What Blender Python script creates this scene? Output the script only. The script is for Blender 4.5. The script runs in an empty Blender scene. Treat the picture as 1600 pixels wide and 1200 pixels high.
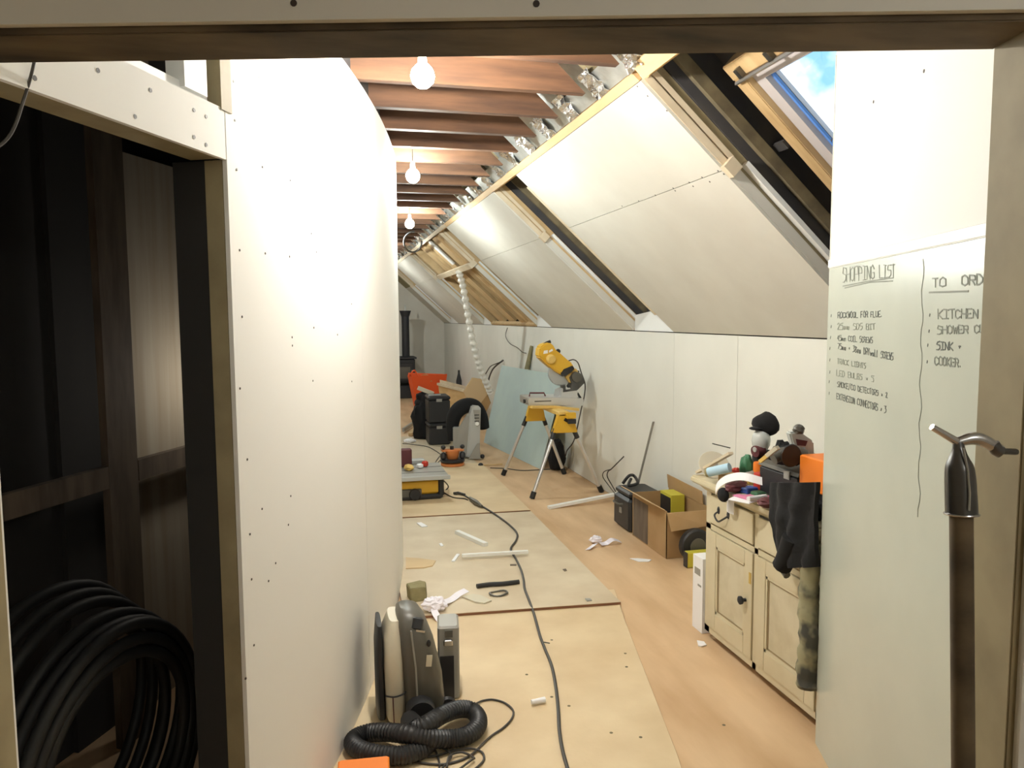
import bpy, math, random
from mathutils import Vector, Matrix, noise

# ------------------------------------------------------------------ camera
F, H = 1200.0, 1.6
SC = bpy.context.scene
COL = SC.collection
_a = Vector((510-800, 600-497, -F)).normalized()
_k = (-.006*_a.x+_a.y)/-_a.z
_u = Vector((-.006, 1, _k)); _u = (_u-_a*_a.dot(_u)).normalized()
_r = _a.cross(_u)
W2C = Matrix(((_r.x, _a.x, _u.x), (_r.y, _a.y, _u.y), (_r.z, _a.z, _u.z)))
C2W = W2C.transposed()
cam_d = bpy.data.cameras.new('camera'); cam = bpy.data.objects.new('camera', cam_d); COL.objects.link(cam)
cam_d.sensor_width = 36; cam_d.lens = F/1600*36; cam_d.clip_start = .02; cam_d.clip_end = 200
m = C2W.to_4x4(); m.translation = (0, 0, H); cam.matrix_world = m
SC.camera = cam

# ------------------------------------------------------------------ light and exposure
SC.view_settings.view_transform = 'Standard'; SC.view_settings.look = 'None'
SC.view_settings.exposure = -0.15; SC.view_settings.gamma = 1; SC.view_settings.use_curve_mapping = False
SC.cycles.max_bounces = 10; SC.cycles.diffuse_bounces = 6
BULB_W = 120.0; FAR_W = 76.0         # each bare bulb in the loft
ROOM_W = 18.0          # the lamp of the room behind the camera
wd = bpy.data.worlds.new('sky'); SC.world = wd; wd.use_nodes = True
nt = wd.node_tree; bg = nt.nodes['Background']
tc = nt.nodes.new('ShaderNodeTexCoord'); nz = nt.nodes.new('ShaderNodeTexNoise'); cr = nt.nodes.new('ShaderNodeValToRGB')
nz.inputs['Scale'].default_value = 7.5; nz.inputs['Detail'].default_value = 5
cr.color_ramp.elements[0].position = .43; cr.color_ramp.elements[0].color = (.20, .46, .58, 1)
cr.color_ramp.elements[1].position = .54; cr.color_ramp.elements[1].color = (.92, .97, 1.0, 1)
nt.links.new(tc.outputs['Generated'], nz.inputs['Vector']); nt.links.new(nz.outputs['Fac'], cr.inputs['Fac'])
nt.links.new(cr.outputs['Color'], bg.inputs['Color']); bg.inputs['Strength'].default_value = 2.2
ld = bpy.data.lights.new('room_lamp', 'POINT'); ld.energy = ROOM_W; ld.shadow_soft_size = .06; ld.color = (1, .98, .92)
lo = bpy.data.objects.new('room_lamp', ld); COL.objects.link(lo); lo.location = (.95, -.75, 2.15)
ld = bpy.data.lights.new('closet_fill_light', 'POINT'); ld.energy = 4.2; ld.shadow_soft_size = .05; ld.color = (1, .93, .82)  # added unseen light behind the curved wall, brightens the board in the cupboard
lo = bpy.data.objects.new('closet_fill_light', ld); COL.objects.link(lo); lo.location = (-.33, 3.50, 1.35)

# ------------------------------------------------------------------ geometry helpers
def ray(px, py): return C2W @ Vector(((px-800)/F, (600-py)/F, -1))
CAMP = Vector((0, 0, H))
def on_z(px, py, z=0.0): d = ray(px, py); return CAMP+d*((z-H)/d.z)
def on_x(px, py, x): d = ray(px, py); return CAMP+d*(x/d.x)
def on_y(px, py, y): d = ray(px, py); return CAMP+d*(y/d.y)
CT, ST = .7374, .6755                      # direction of the roof slope
def S(t, y, n=0.0): return Vector((1.26+t*CT+n*ST, y, 2.57-t*ST+n*CT))
U = Vector((.967, -.256, 0)); V = Vector((.256, .967, 0))      # near frame wall
PD = Vector((.330, .944, 0)).normalized(); PN = Vector((-PD.y, PD.x, 0))   # partition with the whiteboard
PQ = Vector((1.748, 2.417, 0))
def on_plane(px, py, p0, n): d = ray(px, py); return CAMP+d*(n.dot(p0-CAMP)/n.dot(d))
def rot(rx=0, ry=0, rz=0):
    return Matrix.Rotation(rz, 3, 'Z') @ Matrix.Rotation(ry, 3, 'Y') @ Matrix.Rotation(rx, 3, 'X')

class MB:
    def __init__(s): s.v = []; s.f = []; s.M = None
    def at(s, loc, rz=0, rx=0, ry=0):
        s.M = Matrix.Translation(Vector(loc)) @ rot(rx, ry, rz).to_4x4(); return s
    def add(s, vs, fs):
        b = len(s.v)
        for p in vs:
            p = Vector(p); s.v.append(s.M @ p if s.M else p)
        s.f += [tuple(b+i for i in f) for f in fs]; return s
    def box(s, a, b, taper=0, ch=0):
        x0, y0, z0 = a; x1, y1, z1 = b
        if x0 > x1: x0, x1 = x1, x0
        if y0 > y1: y0, y1 = y1, y0
        if z0 > z1: z0, z1 = z1, z0
        if ch:
            c = min(ch, (x1-x0)*.45, (y1-y0)*.45, (z1-z0)*.45)
            pts = []
            for (dz, ins) in ((z0, c), (z0+c, 0), (z1-c, 0), (z1, c)):
                xa, xb, ya, yb = x0+ins, x1-ins, y0+ins, y1-ins
                k = c
                pts += [(xa+k, ya, dz), (xb-k, ya, dz), (xb, ya+k, dz), (xb, yb-k, dz), (xb-k, yb, dz), (xa+k, yb, dz), (xa, yb-k, dz), (xa, ya+k, dz)]
            fs = [tuple(range(7, -1, -1)), tuple(range(24, 32))]
            for l in range(3):
                for i in range(8): fs.append((l*8+i, l*8+(i+1) % 8, l*8+8+(i+1) % 8, l*8+8+i))
            return s.add(pts, fs)
        t = taper
        vs = [(x0, y0, z0), (x1, y0, z0), (x1, y1, z0), (x0, y1, z0), (x0+t, y0+t, z1), (x1-t, y0+t, z1), (x1-t, y1-t, z1), (x0+t, y1-t, z1)]
        return s.add(vs, [(3, 2, 1, 0), (4, 5, 6, 7), (0, 1, 5, 4), (1, 2, 6, 5), (2, 3, 7, 6), (3, 0, 4, 7)])
    def hexa(s, p):      # eight corners: 4 bottom, 4 top
        return s.add(p, [(3, 2, 1, 0), (4, 5, 6, 7), (0, 1, 5, 4), (1, 2, 6, 5), (2, 3, 7, 6), (3, 0, 4, 7)])
    def sbox(s, t0, t1, y0, y1, n0, n1):
        return s.hexa([S(t0, y0, n0), S(t1, y0, n0), S(t1, y1, n0), S(t0, y1, n0), S(t0, y0, n1), S(t1, y0, n1), S(t1, y1, n1), S(t0, y1, n1)])
    def beam(s, p, q, w, h, up=(0, 0, 1), ch=0):     # bar from p to q
        p = Vector(p); q = Vector(q); d = (q-p).normalized(); up = Vector(up)
        if abs(d.dot(up)) > .98: up = Vector((1, 0, 0))
        a = d.cross(up).normalized()*w/2; b = a.cross(d).normalized()*h/2
        return s.hexa([p-a-b, p+a-b, q+a-b, q-a-b, p-a+b, p+a+b, q+a+b, q-a+b])
    def prism(s, poly, ext):          # poly: 3D points, ext: vector
        n = len(poly); e = Vector(ext); poly = [Vector(p) for p in poly]
        vs = poly+[p+e for p in poly]
        return s.add(vs, [tuple(range(n-1, -1, -1)), tuple(range(n, 2*n))]+[(i, (i+1) % n, n+(i+1) % n, n+i) for i in range(n)])
    def tube(s, pts, r, seg=8, closed=False, rr=None):
        pts = [Vector(p) for p in pts]; n = len(pts); rings = []
        up = Vector((0, 0, 1)); prev = None
        for i, p in enumerate(pts):
            if closed: d = pts[(i+1) % n]-pts[i-1]
            else: d = pts[min(i+1, n-1)]-pts[max(i-1, 0)]
            d.normalize()
            if prev is None:
                a = d.cross(up)
                if a.length < .1: a = d.cross(Vector((1, 0, 0)))
            else: a = prev-d*prev.dot(d)
            a.normalize(); prev = a; b = d.cross(a)
            R_ = rr[i] if rr else r
            rings.append([p+(a*math.cos(2*math.pi*k/seg)+b*math.sin(2*math.pi*k/seg))*R_ for k in range(seg)])
        vs = [q for g in rings for q in g]; fs = []
        for i in range(n if closed else n-1):
            j = (i+1) % n
            for k in range(seg): fs.append((i*seg+k, i*seg+(k+1) % seg, j*seg+(k+1) % seg, j*seg+k))
        if not closed: fs += [tuple(range(seg-1, -1, -1)), tuple((n-1)*seg+k for k in range(seg))]
        return s.add(vs, fs)
    def cyl(s, p, q, r0, r1=None, seg=16): return s.tube([p, q], r0, seg, rr=[r0, r0 if r1 is None else r1])
    def lathe(s, prof, c=(0, 0, 0), seg=24, axis='z', sq=1.0):     # prof: (r, h) list
        vs = []; fs = []; n = len(prof)
        for r, h in prof:
            for k in range(seg):
                a = 2*math.pi*k/seg; x, y = r*math.cos(a), r*math.sin(a)*sq
                p = {'z': (x, y, h), 'x': (h, x, y), 'y': (x, h, y)}[axis]
                vs.append((c[0]+p[0], c[1]+p[1], c[2]+p[2]))
        for i in range(n-1):
            for k in range(seg): fs.append((i*seg+k, i*seg+(k+1) % seg, (i+1)*seg+(k+1) % seg, (i+1)*seg+k))
        fs += [tuple(range(seg-1, -1, -1)), tuple((n-1)*seg+k for k in range(seg))]
        return s.add(vs, fs)
    def ball(s, c, r, seg=14, sc=(1, 1, 1)):
        pr = [(max(1e-4, math.sin(math.pi*i/8)), -math.cos(math.pi*i/8)) for i in range(9)]
        vs = []; fs = []
        for q, h in pr:
            for k in range(seg):
                a = 2*math.pi*k/seg; vs.append((c[0]+r*q*math.cos(a)*sc[0], c[1]+r*q*math.sin(a)*sc[1], c[2]+r*h*sc[2]))
        for i in range(8):
            for k in range(seg): fs.append((i*seg+k, i*seg+(k+1) % seg, (i+1)*seg+(k+1) % seg, (i+1)*seg+k))
        return s.add(vs, fs)
    def lump(s, c, size, seed=0, amp=.25, nu=26, nv=16, fr=2.2, flat=True):   # crumpled cloth heap
        vs = []; fs = []
        for j in range(nv+1):
            th = math.pi*j/nv
            for i in range(nu):
                ph = 2*math.pi*i/nu
                d = Vector((math.sin(th)*math.cos(ph), math.sin(th)*math.sin(ph), -math.cos(th)))
                k = 1+amp*noise.noise(d*fr+Vector((seed*7.3, 0, 0)))+amp*.6*abs(noise.noise(d*fr*2.6+Vector((0, seed*3.1, 0))))
                p = Vector((d.x*size[0], d.y*size[1], d.z*size[2]))*k
                if flat: p.z = max(p.z, -size[2]*.9)
                vs.append((c[0]+p.x, c[1]+p.y, c[2]+p.z))
        for j in range(nv):
            for i in range(nu): fs.append((j*nu+i, j*nu+(i+1) % nu, (j+1)*nu+(i+1) % nu, (j+1)*nu+i))
        return s.add(vs, fs)
    def grid(s, fn, nu, nv, th=None):      # sheet from fn(u, v) in 0..1; th = thickness vector
        vs = [Vector(fn(i/nu, j/nv)) for j in range(nv+1) for i in range(nu+1)]; w = nu+1
        fs = [(j*w+i, j*w+i+1, (j+1)*w+i+1, (j+1)*w+i) for j in range(nv) for i in range(nu)]
        if th is not None:
            n = len(vs); th = Vector(th); vs += [p+th for p in vs]
            fs += [tuple(n+k for k in reversed(f)) for f in list(fs)]
            edge = [i for i in range(w)]+[j*w+nu for j in range(1, nv+1)]+[nv*w+i for i in range(nu-1, -1, -1)]+[j*w for j in range(nv-1, 0, -1)]
            for a, b in zip(edge, edge[1:]+edge[:1]): fs.append((b, a, n+a, n+b))
        return s.add(vs, fs)

def wpos(o):
    p = Vector((0, 0, 0))
    while o: p += o.location; o = o.parent
    return p
def obj(name, mb, mat, parent=None, smooth=False, bevel=0, label=None, kind=None):
    me = bpy.data.meshes.new(name)
    if parent is None:
        xs = [p.x for p in mb.v]; ys = [p.y for p in mb.v]; zs = [p.z for p in mb.v]
        org = Vector(((min(xs)+max(xs))/2, (min(ys)+max(ys))/2, min(zs)))
    else: org = wpos(parent)
    me.from_pydata([p-org for p in mb.v], [], mb.f); me.validate()
    import bmesh
    bm = bmesh.new(); bm.from_mesh(me); bmesh.ops.recalc_face_normals(bm, faces=bm.faces)
    if bevel:
        bmesh.ops.bevel(bm, geom=[e for e in bm.edges if len(e.link_faces) == 2 and e.calc_face_angle(0) > .6], offset=bevel, segments=2, affect='EDGES')
    bm.to_mesh(me); bm.free()
    if smooth:
        me.polygons.foreach_set('use_smooth', [True]*len(me.polygons))
        try: me.set_sharp_from_angle(angle=math.radians(40))
        except Exception: pass
    me.materials.append(mat)
    o = bpy.data.objects.new(name, me); COL.objects.link(o)
    if parent is not None: o.parent = parent
    else: o.location = org
    if label: o['label'] = label
    if kind: o['kind'] = kind
    return o
def root(name, label, cat, loc, group=None):
    o = bpy.data.objects.new(name, None); COL.objects.link(o); o.location = loc; o.empty_display_size = .1
    o['label'] = label; o['category'] = cat
    if group: o['group'] = group
    return o
def sroot(name, loc=(0, 0, 0)):
    o = bpy.data.objects.new(name, None); COL.objects.link(o); o.location = loc; o['kind'] = 'structure'; return o
def tag(o, label, cat, group=None):
    o['label'] = label; o['category'] = cat
    if group: o['group'] = group
    return o
def ftop(p):        # top of the floor sheets at a point
    if p.x > 1.56: return 0.0
    return .031 if 5.95 < p.y < 8.06 else .0225 if 3.9 < p.y <= 5.95 else .0105 if p.y >= 8.06 else .0065
def lay(px, py, h=0.0):
    p = on_z(px, py, .01)
    for _ in range(2): p = on_z(px, py, ftop(p)+h)
    return p
def twin(o, parent, loc):       # another object sharing the mesh
    c = o.copy(); COL.objects.link(c); c.parent = parent; c.location = loc; return c
def curve(pts, n=6):            # smooth path through points
    pts = [Vector(p) for p in pts]; out = []
    for i in range(len(pts)-1):
        p0 = pts[max(i-1, 0)]; p1 = pts[i]; p2 = pts[i+1]; p3 = pts[min(i+2, len(pts)-1)]
        for k in range(n):
            t = k/n
            out.append(.5*((2*p1)+(p2-p0)*t+(2*p0-5*p1+4*p2-p3)*t*t+(3*p1-p0-3*p2+p3)*t**3))
    return out+[pts[-1]]

# ------------------------------------------------------------------ materials
def mat(name, col, rough=.7, metal=0, col2=None, scale=8, stretch=(1, 1, 1), bump=0, detail=4, lo=.35, hi=.65, spec=.5, bscale=None, trans=0, emit=None, coat=0):
    m = bpy.data.materials.new(name); m.use_nodes = True; n = m.node_tree; b = n.nodes['Principled BSDF']
    b.inputs['Base Color'].default_value = (*col, 1); b.inputs['Roughness'].default_value = rough
    b.inputs['Metallic'].default_value = metal; b.inputs['Specular IOR Level'].default_value = spec
    if trans: b.inputs['Transmission Weight'].default_value = trans
    if coat: b.inputs['Coat Weight'].default_value = coat; b.inputs['Coat Roughness'].default_value = .12
    if emit: b.inputs['Emission Color'].default_value = (*emit[:3], 1); b.inputs['Emission Strength'].default_value = emit[3]
    if col2 or bump:
        tc = n.nodes.new('ShaderNodeTexCoord'); mp = n.nodes.new('ShaderNodeMapping'); mp.inputs['Scale'].default_value = stretch
        n.links.new(tc.outputs['Object'], mp.inputs['Vector'])
    if col2:
        nz = n.nodes.new('ShaderNodeTexNoise'); nz.inputs['Scale'].default_value = scale; nz.inputs['Detail'].default_value = detail
        cr = n.nodes.new('ShaderNodeValToRGB'); cr.color_ramp.elements[0].position = lo; cr.color_ramp.elements[1].position = hi
        cr.color_ramp.elements[0].color = (*col2, 1); cr.color_ramp.elements[1].color = (*col, 1)
        n.links.new(mp.outputs[0], nz.inputs['Vector']); n.links.new(nz.outputs['Fac'], cr.inputs['Fac']); n.links.new(cr.outputs[0], b.inputs['Base Color'])
    if bump:
        nb = n.nodes.new('ShaderNodeTexNoise'); nb.inputs['Scale'].default_value = bscale or scale; nb.inputs['Detail'].default_value = 3
        bu = n.nodes.new('ShaderNodeBump'); bu.inputs['Strength'].default_value = bump; bu.inputs['Distance'].default_value = .01
        n.links.new(mp.outputs[0], nb.inputs['Vector']); n.links.new(nb.outputs['Fac'], bu.inputs['Height']); n.links.new(bu.outputs[0], b.inputs['Normal'])
    return m
M = {}
M['plaster'] = mat('plasterboard', (.66, .645, .585), .85, col2=(.62, .60, .54), scale=3, detail=6, spec=.2)
M['plaster_wall'] = mat('plasterboard_wall', (.74, .735, .68), .85, col2=(.70, .695, .64), scale=2, spec=.2)
M['plaster_edge'] = mat('plasterboard_edge', (.80, .79, .76), .9)
M['white'] = mat('white_board', (.82, .83, .82), .6)
M['white_trim'] = mat('white_trim', (.85, .85, .82), .4)
M['whiteboard'] = mat('whiteboard', (.50, .53, .46), .22, col2=(.475, .505, .44), scale=4, spec=.5)
M['ply'] = mat('floor_ply', (.72, .51, .31), .55, col2=(.52, .33, .175), scale=2.0, stretch=(2.6, .6, 1), detail=7, lo=.3, hi=.7, bump=.05, bscale=30)
M['chip'] = mat('floor_sheet', (.73, .585, .375), .6, col2=(.58, .43, .255), scale=2.6, detail=9, lo=.3, hi=.7, bump=.06, bscale=60)
M['chip2'] = mat('floor_sheet_grey', (.655, .56, .41), .6, col2=(.53, .425, .29), scale=3.4, detail=9, lo=.3, hi=.7, bump=.06, bscale=60)
M['chip_edge'] = mat('sheet_edge', (.22, .10, .05), .8)
M['joist'] = mat('joist_timber', (.17, .082, .04), .75, col2=(.075, .036, .02), scale=3, stretch=(.7, 6, 6), detail=6, bump=.1, bscale=20)
M['pine'] = mat('pine', (.70, .50, .26), .6, col2=(.60, .40, .19), scale=4, stretch=(3, .5, 3), detail=5)
M['pine_slope'] = mat('pine_slope', (.62, .45, .24), .6, col2=(.46, .31, .15), scale=4, stretch=(1.2, 5, 1.2), detail=5, lo=.3)
M['pine_pale'] = mat('pine_pale', (.72, .62, .46), .65, col2=(.62, .52, .37), scale=6, detail=5)
M['frame_wood'] = mat('frame_wood', (.34, .285, .165), .7, col2=(.24, .195, .11), scale=3, stretch=(2.5, 2.5, 2.5), detail=6, lo=.3, bump=.1)
M['lintel_wood'] = mat('lintel_wood', (.15, .11, .062), .8, col2=(.035, .025, .015), scale=2.5, stretch=(2.0, 5, 5), detail=7, lo=.3, bump=.1)
M['felt'] = mat('roof_felt', (.035, .036, .042), .8, col2=(.06, .055, .05), scale=5)
M['felt_brown'] = mat('insulation_brown', (.19, .155, .09), .9, col2=(.11, .09, .055), scale=9, stretch=(1, 3, 1))
M['foil'] = mat('foil', (.66, .68, .66), .33, .75, col2=(.55, .57, .55), scale=14, bump=.35, bscale=18)
M['tape'] = mat('foil_tape', (.78, .79, .80), .22, .95, bump=.9, bscale=40)
M['roof'] = mat('roof_deck', (.045, .04, .037), .9)
M['dark_wood'] = mat('dark_stud', (.16, .12, .085), .8, col2=(.10, .075, .055), scale=5, stretch=(4, 4, .8))
M['black_stud'] = mat('black_stud', (.02, .019, .018), .85)
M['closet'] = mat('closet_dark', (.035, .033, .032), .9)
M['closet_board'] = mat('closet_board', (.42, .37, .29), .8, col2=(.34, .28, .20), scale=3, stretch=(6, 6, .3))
M['screw'] = mat('screw_hole', (.05, .04, .035), .6)
M['black'] = mat('black_plastic', (.018, .018, .02), .45)
M['black_soft'] = mat('black_cloth', (.007, .007, .008), .95, bump=.3, bscale=30)
M['rubber'] = mat('rubber', (.012, .012, .012), .6)
M['cable'] = mat('cable', (.045, .04, .035), .55)
M['dgrey'] = mat('dark_grey_plastic', (.10, .094, .078), .38)
M['mgrey'] = mat('mid_grey_plastic', (.30, .29, .26), .45)
M['silver'] = mat('silver_plastic', (.46, .47, .46), .35, .2)
M['alu'] = mat('aluminium', (.72, .72, .72), .32, .85)
M['steel'] = mat('steel', (.52, .52, .53), .25, 1)
M['dsteel'] = mat('dark_steel', (.16, .16, .16), .3, .9, col2=(.10, .10, .10), scale=12)
M['cast'] = mat('cast_iron', (.02, .02, .023), .6)
M['yellow'] = mat('tool_yellow', (.72, .42, .03), .45)
M['yellow_pale'] = mat('tool_yellow_pale', (.74, .50, .14), .5)
M['lime'] = mat('lime_yellow', (.56, .50, .05), .6)
M['orange'] = mat('orange_plastic', (.85, .22, .02), .5)
M['tub'] = mat('orange_tub', (.80, .10, .015), .55)
M['copper'] = mat('copper_body', (.62, .22, .07), .4, .3)
M['cream'] = mat('cream_plastic', (.60, .55, .43), .45)
M['paint'] = mat('cream_paint', (.62, .56, .40), .5, col2=(.55, .475, .31), scale=4, detail=6, lo=.25, hi=.6, bump=.05, bscale=50)
M['paint_panel'] = mat('cream_paint_panel', (.60, .545, .40), .5, col2=(.50, .44, .30), scale=9, detail=7, lo=.3, hi=.6)
M['groove'] = mat('paint_groove', (.30, .22, .12), .7)
M['card'] = mat('cardboard', (.42, .27, .13), .85, col2=(.37, .23, .10), scale=5)
M['card_pale'] = mat('cardboard_pale', (.62, .46, .27), .85)
M['glassb'] = mat('green_glass_board', (.50, .62, .60), .28, col2=(.44, .55, .56), scale=2.5, spec=.6)
M['glass'] = mat('glass', (1, 1, 1), .0, trans=1.0)
M['blue_edge'] = mat('blue_seal', (.12, .30, .75), .4)
M['lilac'] = mat('sash_grey', (.52, .49, .50), .5)
M['paper'] = mat('paper', (.85, .85, .87), .6)
M['tapew'] = mat('white_tape', (.86, .83, .92), .45)
M['red'] = mat('red_plastic', (.55, .04, .02), .45)
M['green'] = mat('green_plastic', (.05, .19, .09), .5)
M['lblue'] = mat('light_blue', (.42, .62, .76), .45)
M['blue'] = mat('blue_plastic', (.03, .08, .35), .4)
M['pink'] = mat('pink_print', (.72, .22, .40), .5)
M['maroon'] = mat('maroon', (.10, .02, .025), .6)
M['olive'] = mat('olive_camouflage', (.30, .28, .17), .8, col2=(.05, .05, .04), scale=9, detail=3, lo=.42, hi=.55, bump=.3, bscale=12)
M['ochre'] = mat('ochre', (.55, .38, .10), .6)
M['clear'] = mat('clear_plastic', (.55, .58, .56), .15, .0, spec=.8)
M['foam'] = mat('foam_block', (.27, .235, .12), .9, col2=(.22, .19, .09), scale=25)
M['ink'] = mat('marker_ink', (.10, .11, .10), .6)
M['ink_faint'] = mat('marker_ink_faint', (.20, .215, .18), .6)
M['bulb'] = mat('lit_bulb', (1, 1, 1), .5, emit=(1, .95, .86, BULB_W/(math.pi*4*math.pi*.042**2)))
M['bulb_far'] = mat('lit_bulb_far', (1, 1, 1), .5, emit=(.94, 1, .95, FAR_W/(math.pi*4*math.pi*.042**2)))
M['duct'] = mat('flexible_duct', (.86, .86, .82), .45)
# ================================================================== SETTING
XK, ZK, ZC, XC = 2.45, 1.48, 2.57, 1.26      # knee wall, its height, joist underside, joist ends
WINS = [(1.78, 3.02), (5.15, 5.90), (8.27, 8.90), (11.45, 12.10), (14.5, 15.5)]
SASH = [(2.21, 2.93), (5.24, 5.84), (8.34, 8.86), (11.50, 12.03), (14.7, 15.4)]
YF, YB = 16.4, -2.6
# ---- floor
fl = sroot('floor')
for i, (y0, y1) in enumerate([(YB, .9), (.9, 3.34), (3.3405, 5.785), (5.7855, 8.23), (8.231, 10.675), (10.676, 13.12), (13.121, YF)]):
    for j, (x0, x1) in enumerate([(-2.5, -.1), (-.099, 1.17), (1.171, 2.5)]):
        obj('base_sheet', MB().box((x0, y0, -.02), (x1, y1, 0)), M['ply'], fl)
def sheet(poly, z, th, m):
    p = [Vector((x, y, z)) for x, y in poly]
    obj('floor_sheet', MB().prism(p, (0, 0, th)), m, fl)
    e = MB()
    for a, b in zip(p, p[1:]+p[:1]): e.beam(a+Vector((0, 0, th*.5-.001)), b+Vector((0, 0, th*.5-.001)), .0025, th*.85)
    obj('sheet_edge', e, M['chip_edge'], fl)
sheet([(-.25, 2.0), (1.03, 1.85), (1.20, 2.45), (1.475, 3.63), (1.60, 4.12), (.2, 4.2)], .0005, .006, M['chip'])
sheet([(.36, 3.965), (1.545, 3.885), (1.58, 5.94), (.42, 5.99)], .0075, .015, M['chip2'])
sheet([(.1, 6.01), (1.575, 5.95), (1.585, 8.05), (.12, 8.1)], .012, .019, M['chip'])
sheet([(.1, 8.12), (1.56, 8.07), (1.57, 10.2), (.12, 10.3)], .0005, .010, M['chip2'])
# knots / screw marks on the near sheet
for px, py in [(977, 1021), (979, 1042), (955, 1145), (1001, 1152), (889, 1103), (862, 1089), (862, 1000), (823, 1054), (1131, 1133)]:
    q = on_z(px, py, .0065 if px < 1060 else 0)
    obj('screw_head', MB().cyl(q, q+Vector((0, 0, .0008)), .007, seg=8), M['felt_brown'], fl)

# ---- knee wall on the right
wr = sroot('wall_right')
for y0, y1 in [(.9, 1.86), (1.863, 4.258), (4.262, 5.15), (5.153, 7.488), (7.492, 9.89), (9.894, 12.29), (12.294, 14.69), (14.694, YF)]:
    obj('plasterboard_panel', MB().box((XK, y0, .004), (XK+.0125, y1, ZK-.003)), M['plaster_wall'], wr)
obj('sole_plate', MB().box((XK+.002, .9, -.01), (XK+.06, YF, .02)), M['dark_wood'], wr)
for (y0, y1), (s0, s1) in zip(WINS[1:], [(5.17, 5.87), (8.3, 8.88), (11.5, 12.0), (14.6, 15.3)]):
    obj('window_upstand', MB().prism([(XK, s0-.04, ZK+.004), (XK, y1-.01, ZK+.004), (XK, y1-.02, ZK+.13), (XK, s0+.27, ZK+.17)], (.0125, 0, 0)), M['white'], wr)
obj('window_upstand', MB().box((XK, 1.8, ZK+.004), (XK+.0125, 3.0, ZK+.15)), M['white'], wr)
obj('wall_sheathing', MB().box((XK+.10, YB, -.02), (XK+.12, YF, ZK+.30)), M['felt'], wr)

# ---- ceiling: joists, rafters, sloping plasterboard, roof deck
ce = sroot('ceiling', (0, 0, ZK))
jy = []
y = .06
while y < YF-.1: jy.append(y); y += .402
for k, yj in enumerate(jy):
    if k > 0 and yj > 1.9:
        hgt = .17; xe = XC-.135; xt = xe-hgt*CT/ST*.98
        obj('joist', MB().prism([(-xe, yj, ZC), (xe, yj, ZC), (xt, yj, ZC+hgt), (-xt, yj, ZC+hgt)], (0, .045, 0)), M['joist'], ce)
for k, yj in enumerate(jy):
    if yj < 1.9: continue
    hit = any(a-.02 < yj < b+.05 for a, b in WINS) or 8.9 < yj < 11.5
    r = obj('rafter', MB().sbox(-1.66, -.03 if hit else 1.60, yj+.046, yj+.09, .015, .165), M['frame_wood'], ce)
    f = MB().sbox(-1.62, -.03, yj+.092, yj+.400, .04, .06)
    obj('foil_insulation', f, M['foil'], ce)
    tp = MB().grid(lambda u, v, yj=yj: S(-.17+.14*v, yj+.02+.13*u, -.002-.022*math.sin(u*3.14)*(1-v)+.03*noise.noise(Vector((u*5, v*5, yj*3)))), 8, 6, S(0, 0, .004)-S(0, 0, 0))
    obj('foil_tape', tp, M['tape'], ce)
# timber batten running along the top edge of the slope
obj('timber_batten', MB().sbox(-.055, .018, .95, 2.98, -.006, .026), M['pine'], ce)
obj('timber_batten', MB().sbox(-.028, .015, 3.02, 8.2, -.004, .026), M['pine'], ce)
obj('timber_batten', MB().sbox(-.030, .012, 8.21, YF, -.004, .026), M['pine_pale'], ce)
obj('foil_strip', MB().sbox(-.14, -.031, 3.02, YF, .010, .014), M['foil'], ce)
# plasterboard panels of the slope
for y0, y1 in [(3.02, 5.15), (5.90, 8.27), (12.10, 14.5), (15.5, YF)]:
    obj('slope_panel', MB().sbox(.018, .527, y0, y1, 0, .0125), M['plaster'] if y0 < 15 else M['foam'], ce)
    obj('slope_panel', MB().sbox(.531, 1.607, y0, y1, 0, .0125), M['plaster'], ce)
for px, py in [(1122, 267), (1097, 277), (1077, 285), (1052, 294), (1024, 305), (1131, 272), (1109, 284), (1083, 291), (1055, 298), (998, 314), (972, 322), (996, 135), (1042, 173), (1012, 150)]:
    d = ray(px, py); n = Vector((ST, 0, CT)); q = CAMP+d*(n.dot(S(0, 0)-CAMP)/n.dot(d))
    obj('screw', MB().cyl(q-n*.0008, q+n*.001, .0045, seg=8), M['screw'], ce)
# roof deck with window holes, and the other half of the roof
ys = [YB]
for (a, b) in SASH: ys += [a, b]
ys.append(YF+.1)
for i in range(len(ys)-1):
    if i % 2 == 0: obj('roof_deck', MB().sbox(-1.75, 1.95, ys[i], ys[i+1], .32, .34), M['roof'], ce)
    else:
        obj('roof_deck', MB().sbox(-1.75, .22, ys[i], ys[i+1], .32, .34), M['roof'], ce)
        obj('roof_deck', MB().sbox(1.30, 1.95, ys[i], ys[i+1], .32, .34), M['roof'], ce)
obj('roof_deck', MB().prism([(0, YB, 4.08), (-3.0, YB, 1.33), (-3.0, YB, 1.36), (0, YB, 4.12)], (0, YF-YB+.1, 0)), M['roof'], ce)
obj('slope_panel', MB().prism([(-XC, 4.95, ZC), (-XK, 4.95, ZK), (-XK, 4.95, ZK+.015), (-XC, 4.95, ZC+.015)], (0, YF-4.95, 0)), M['plaster'], ce)
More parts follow.
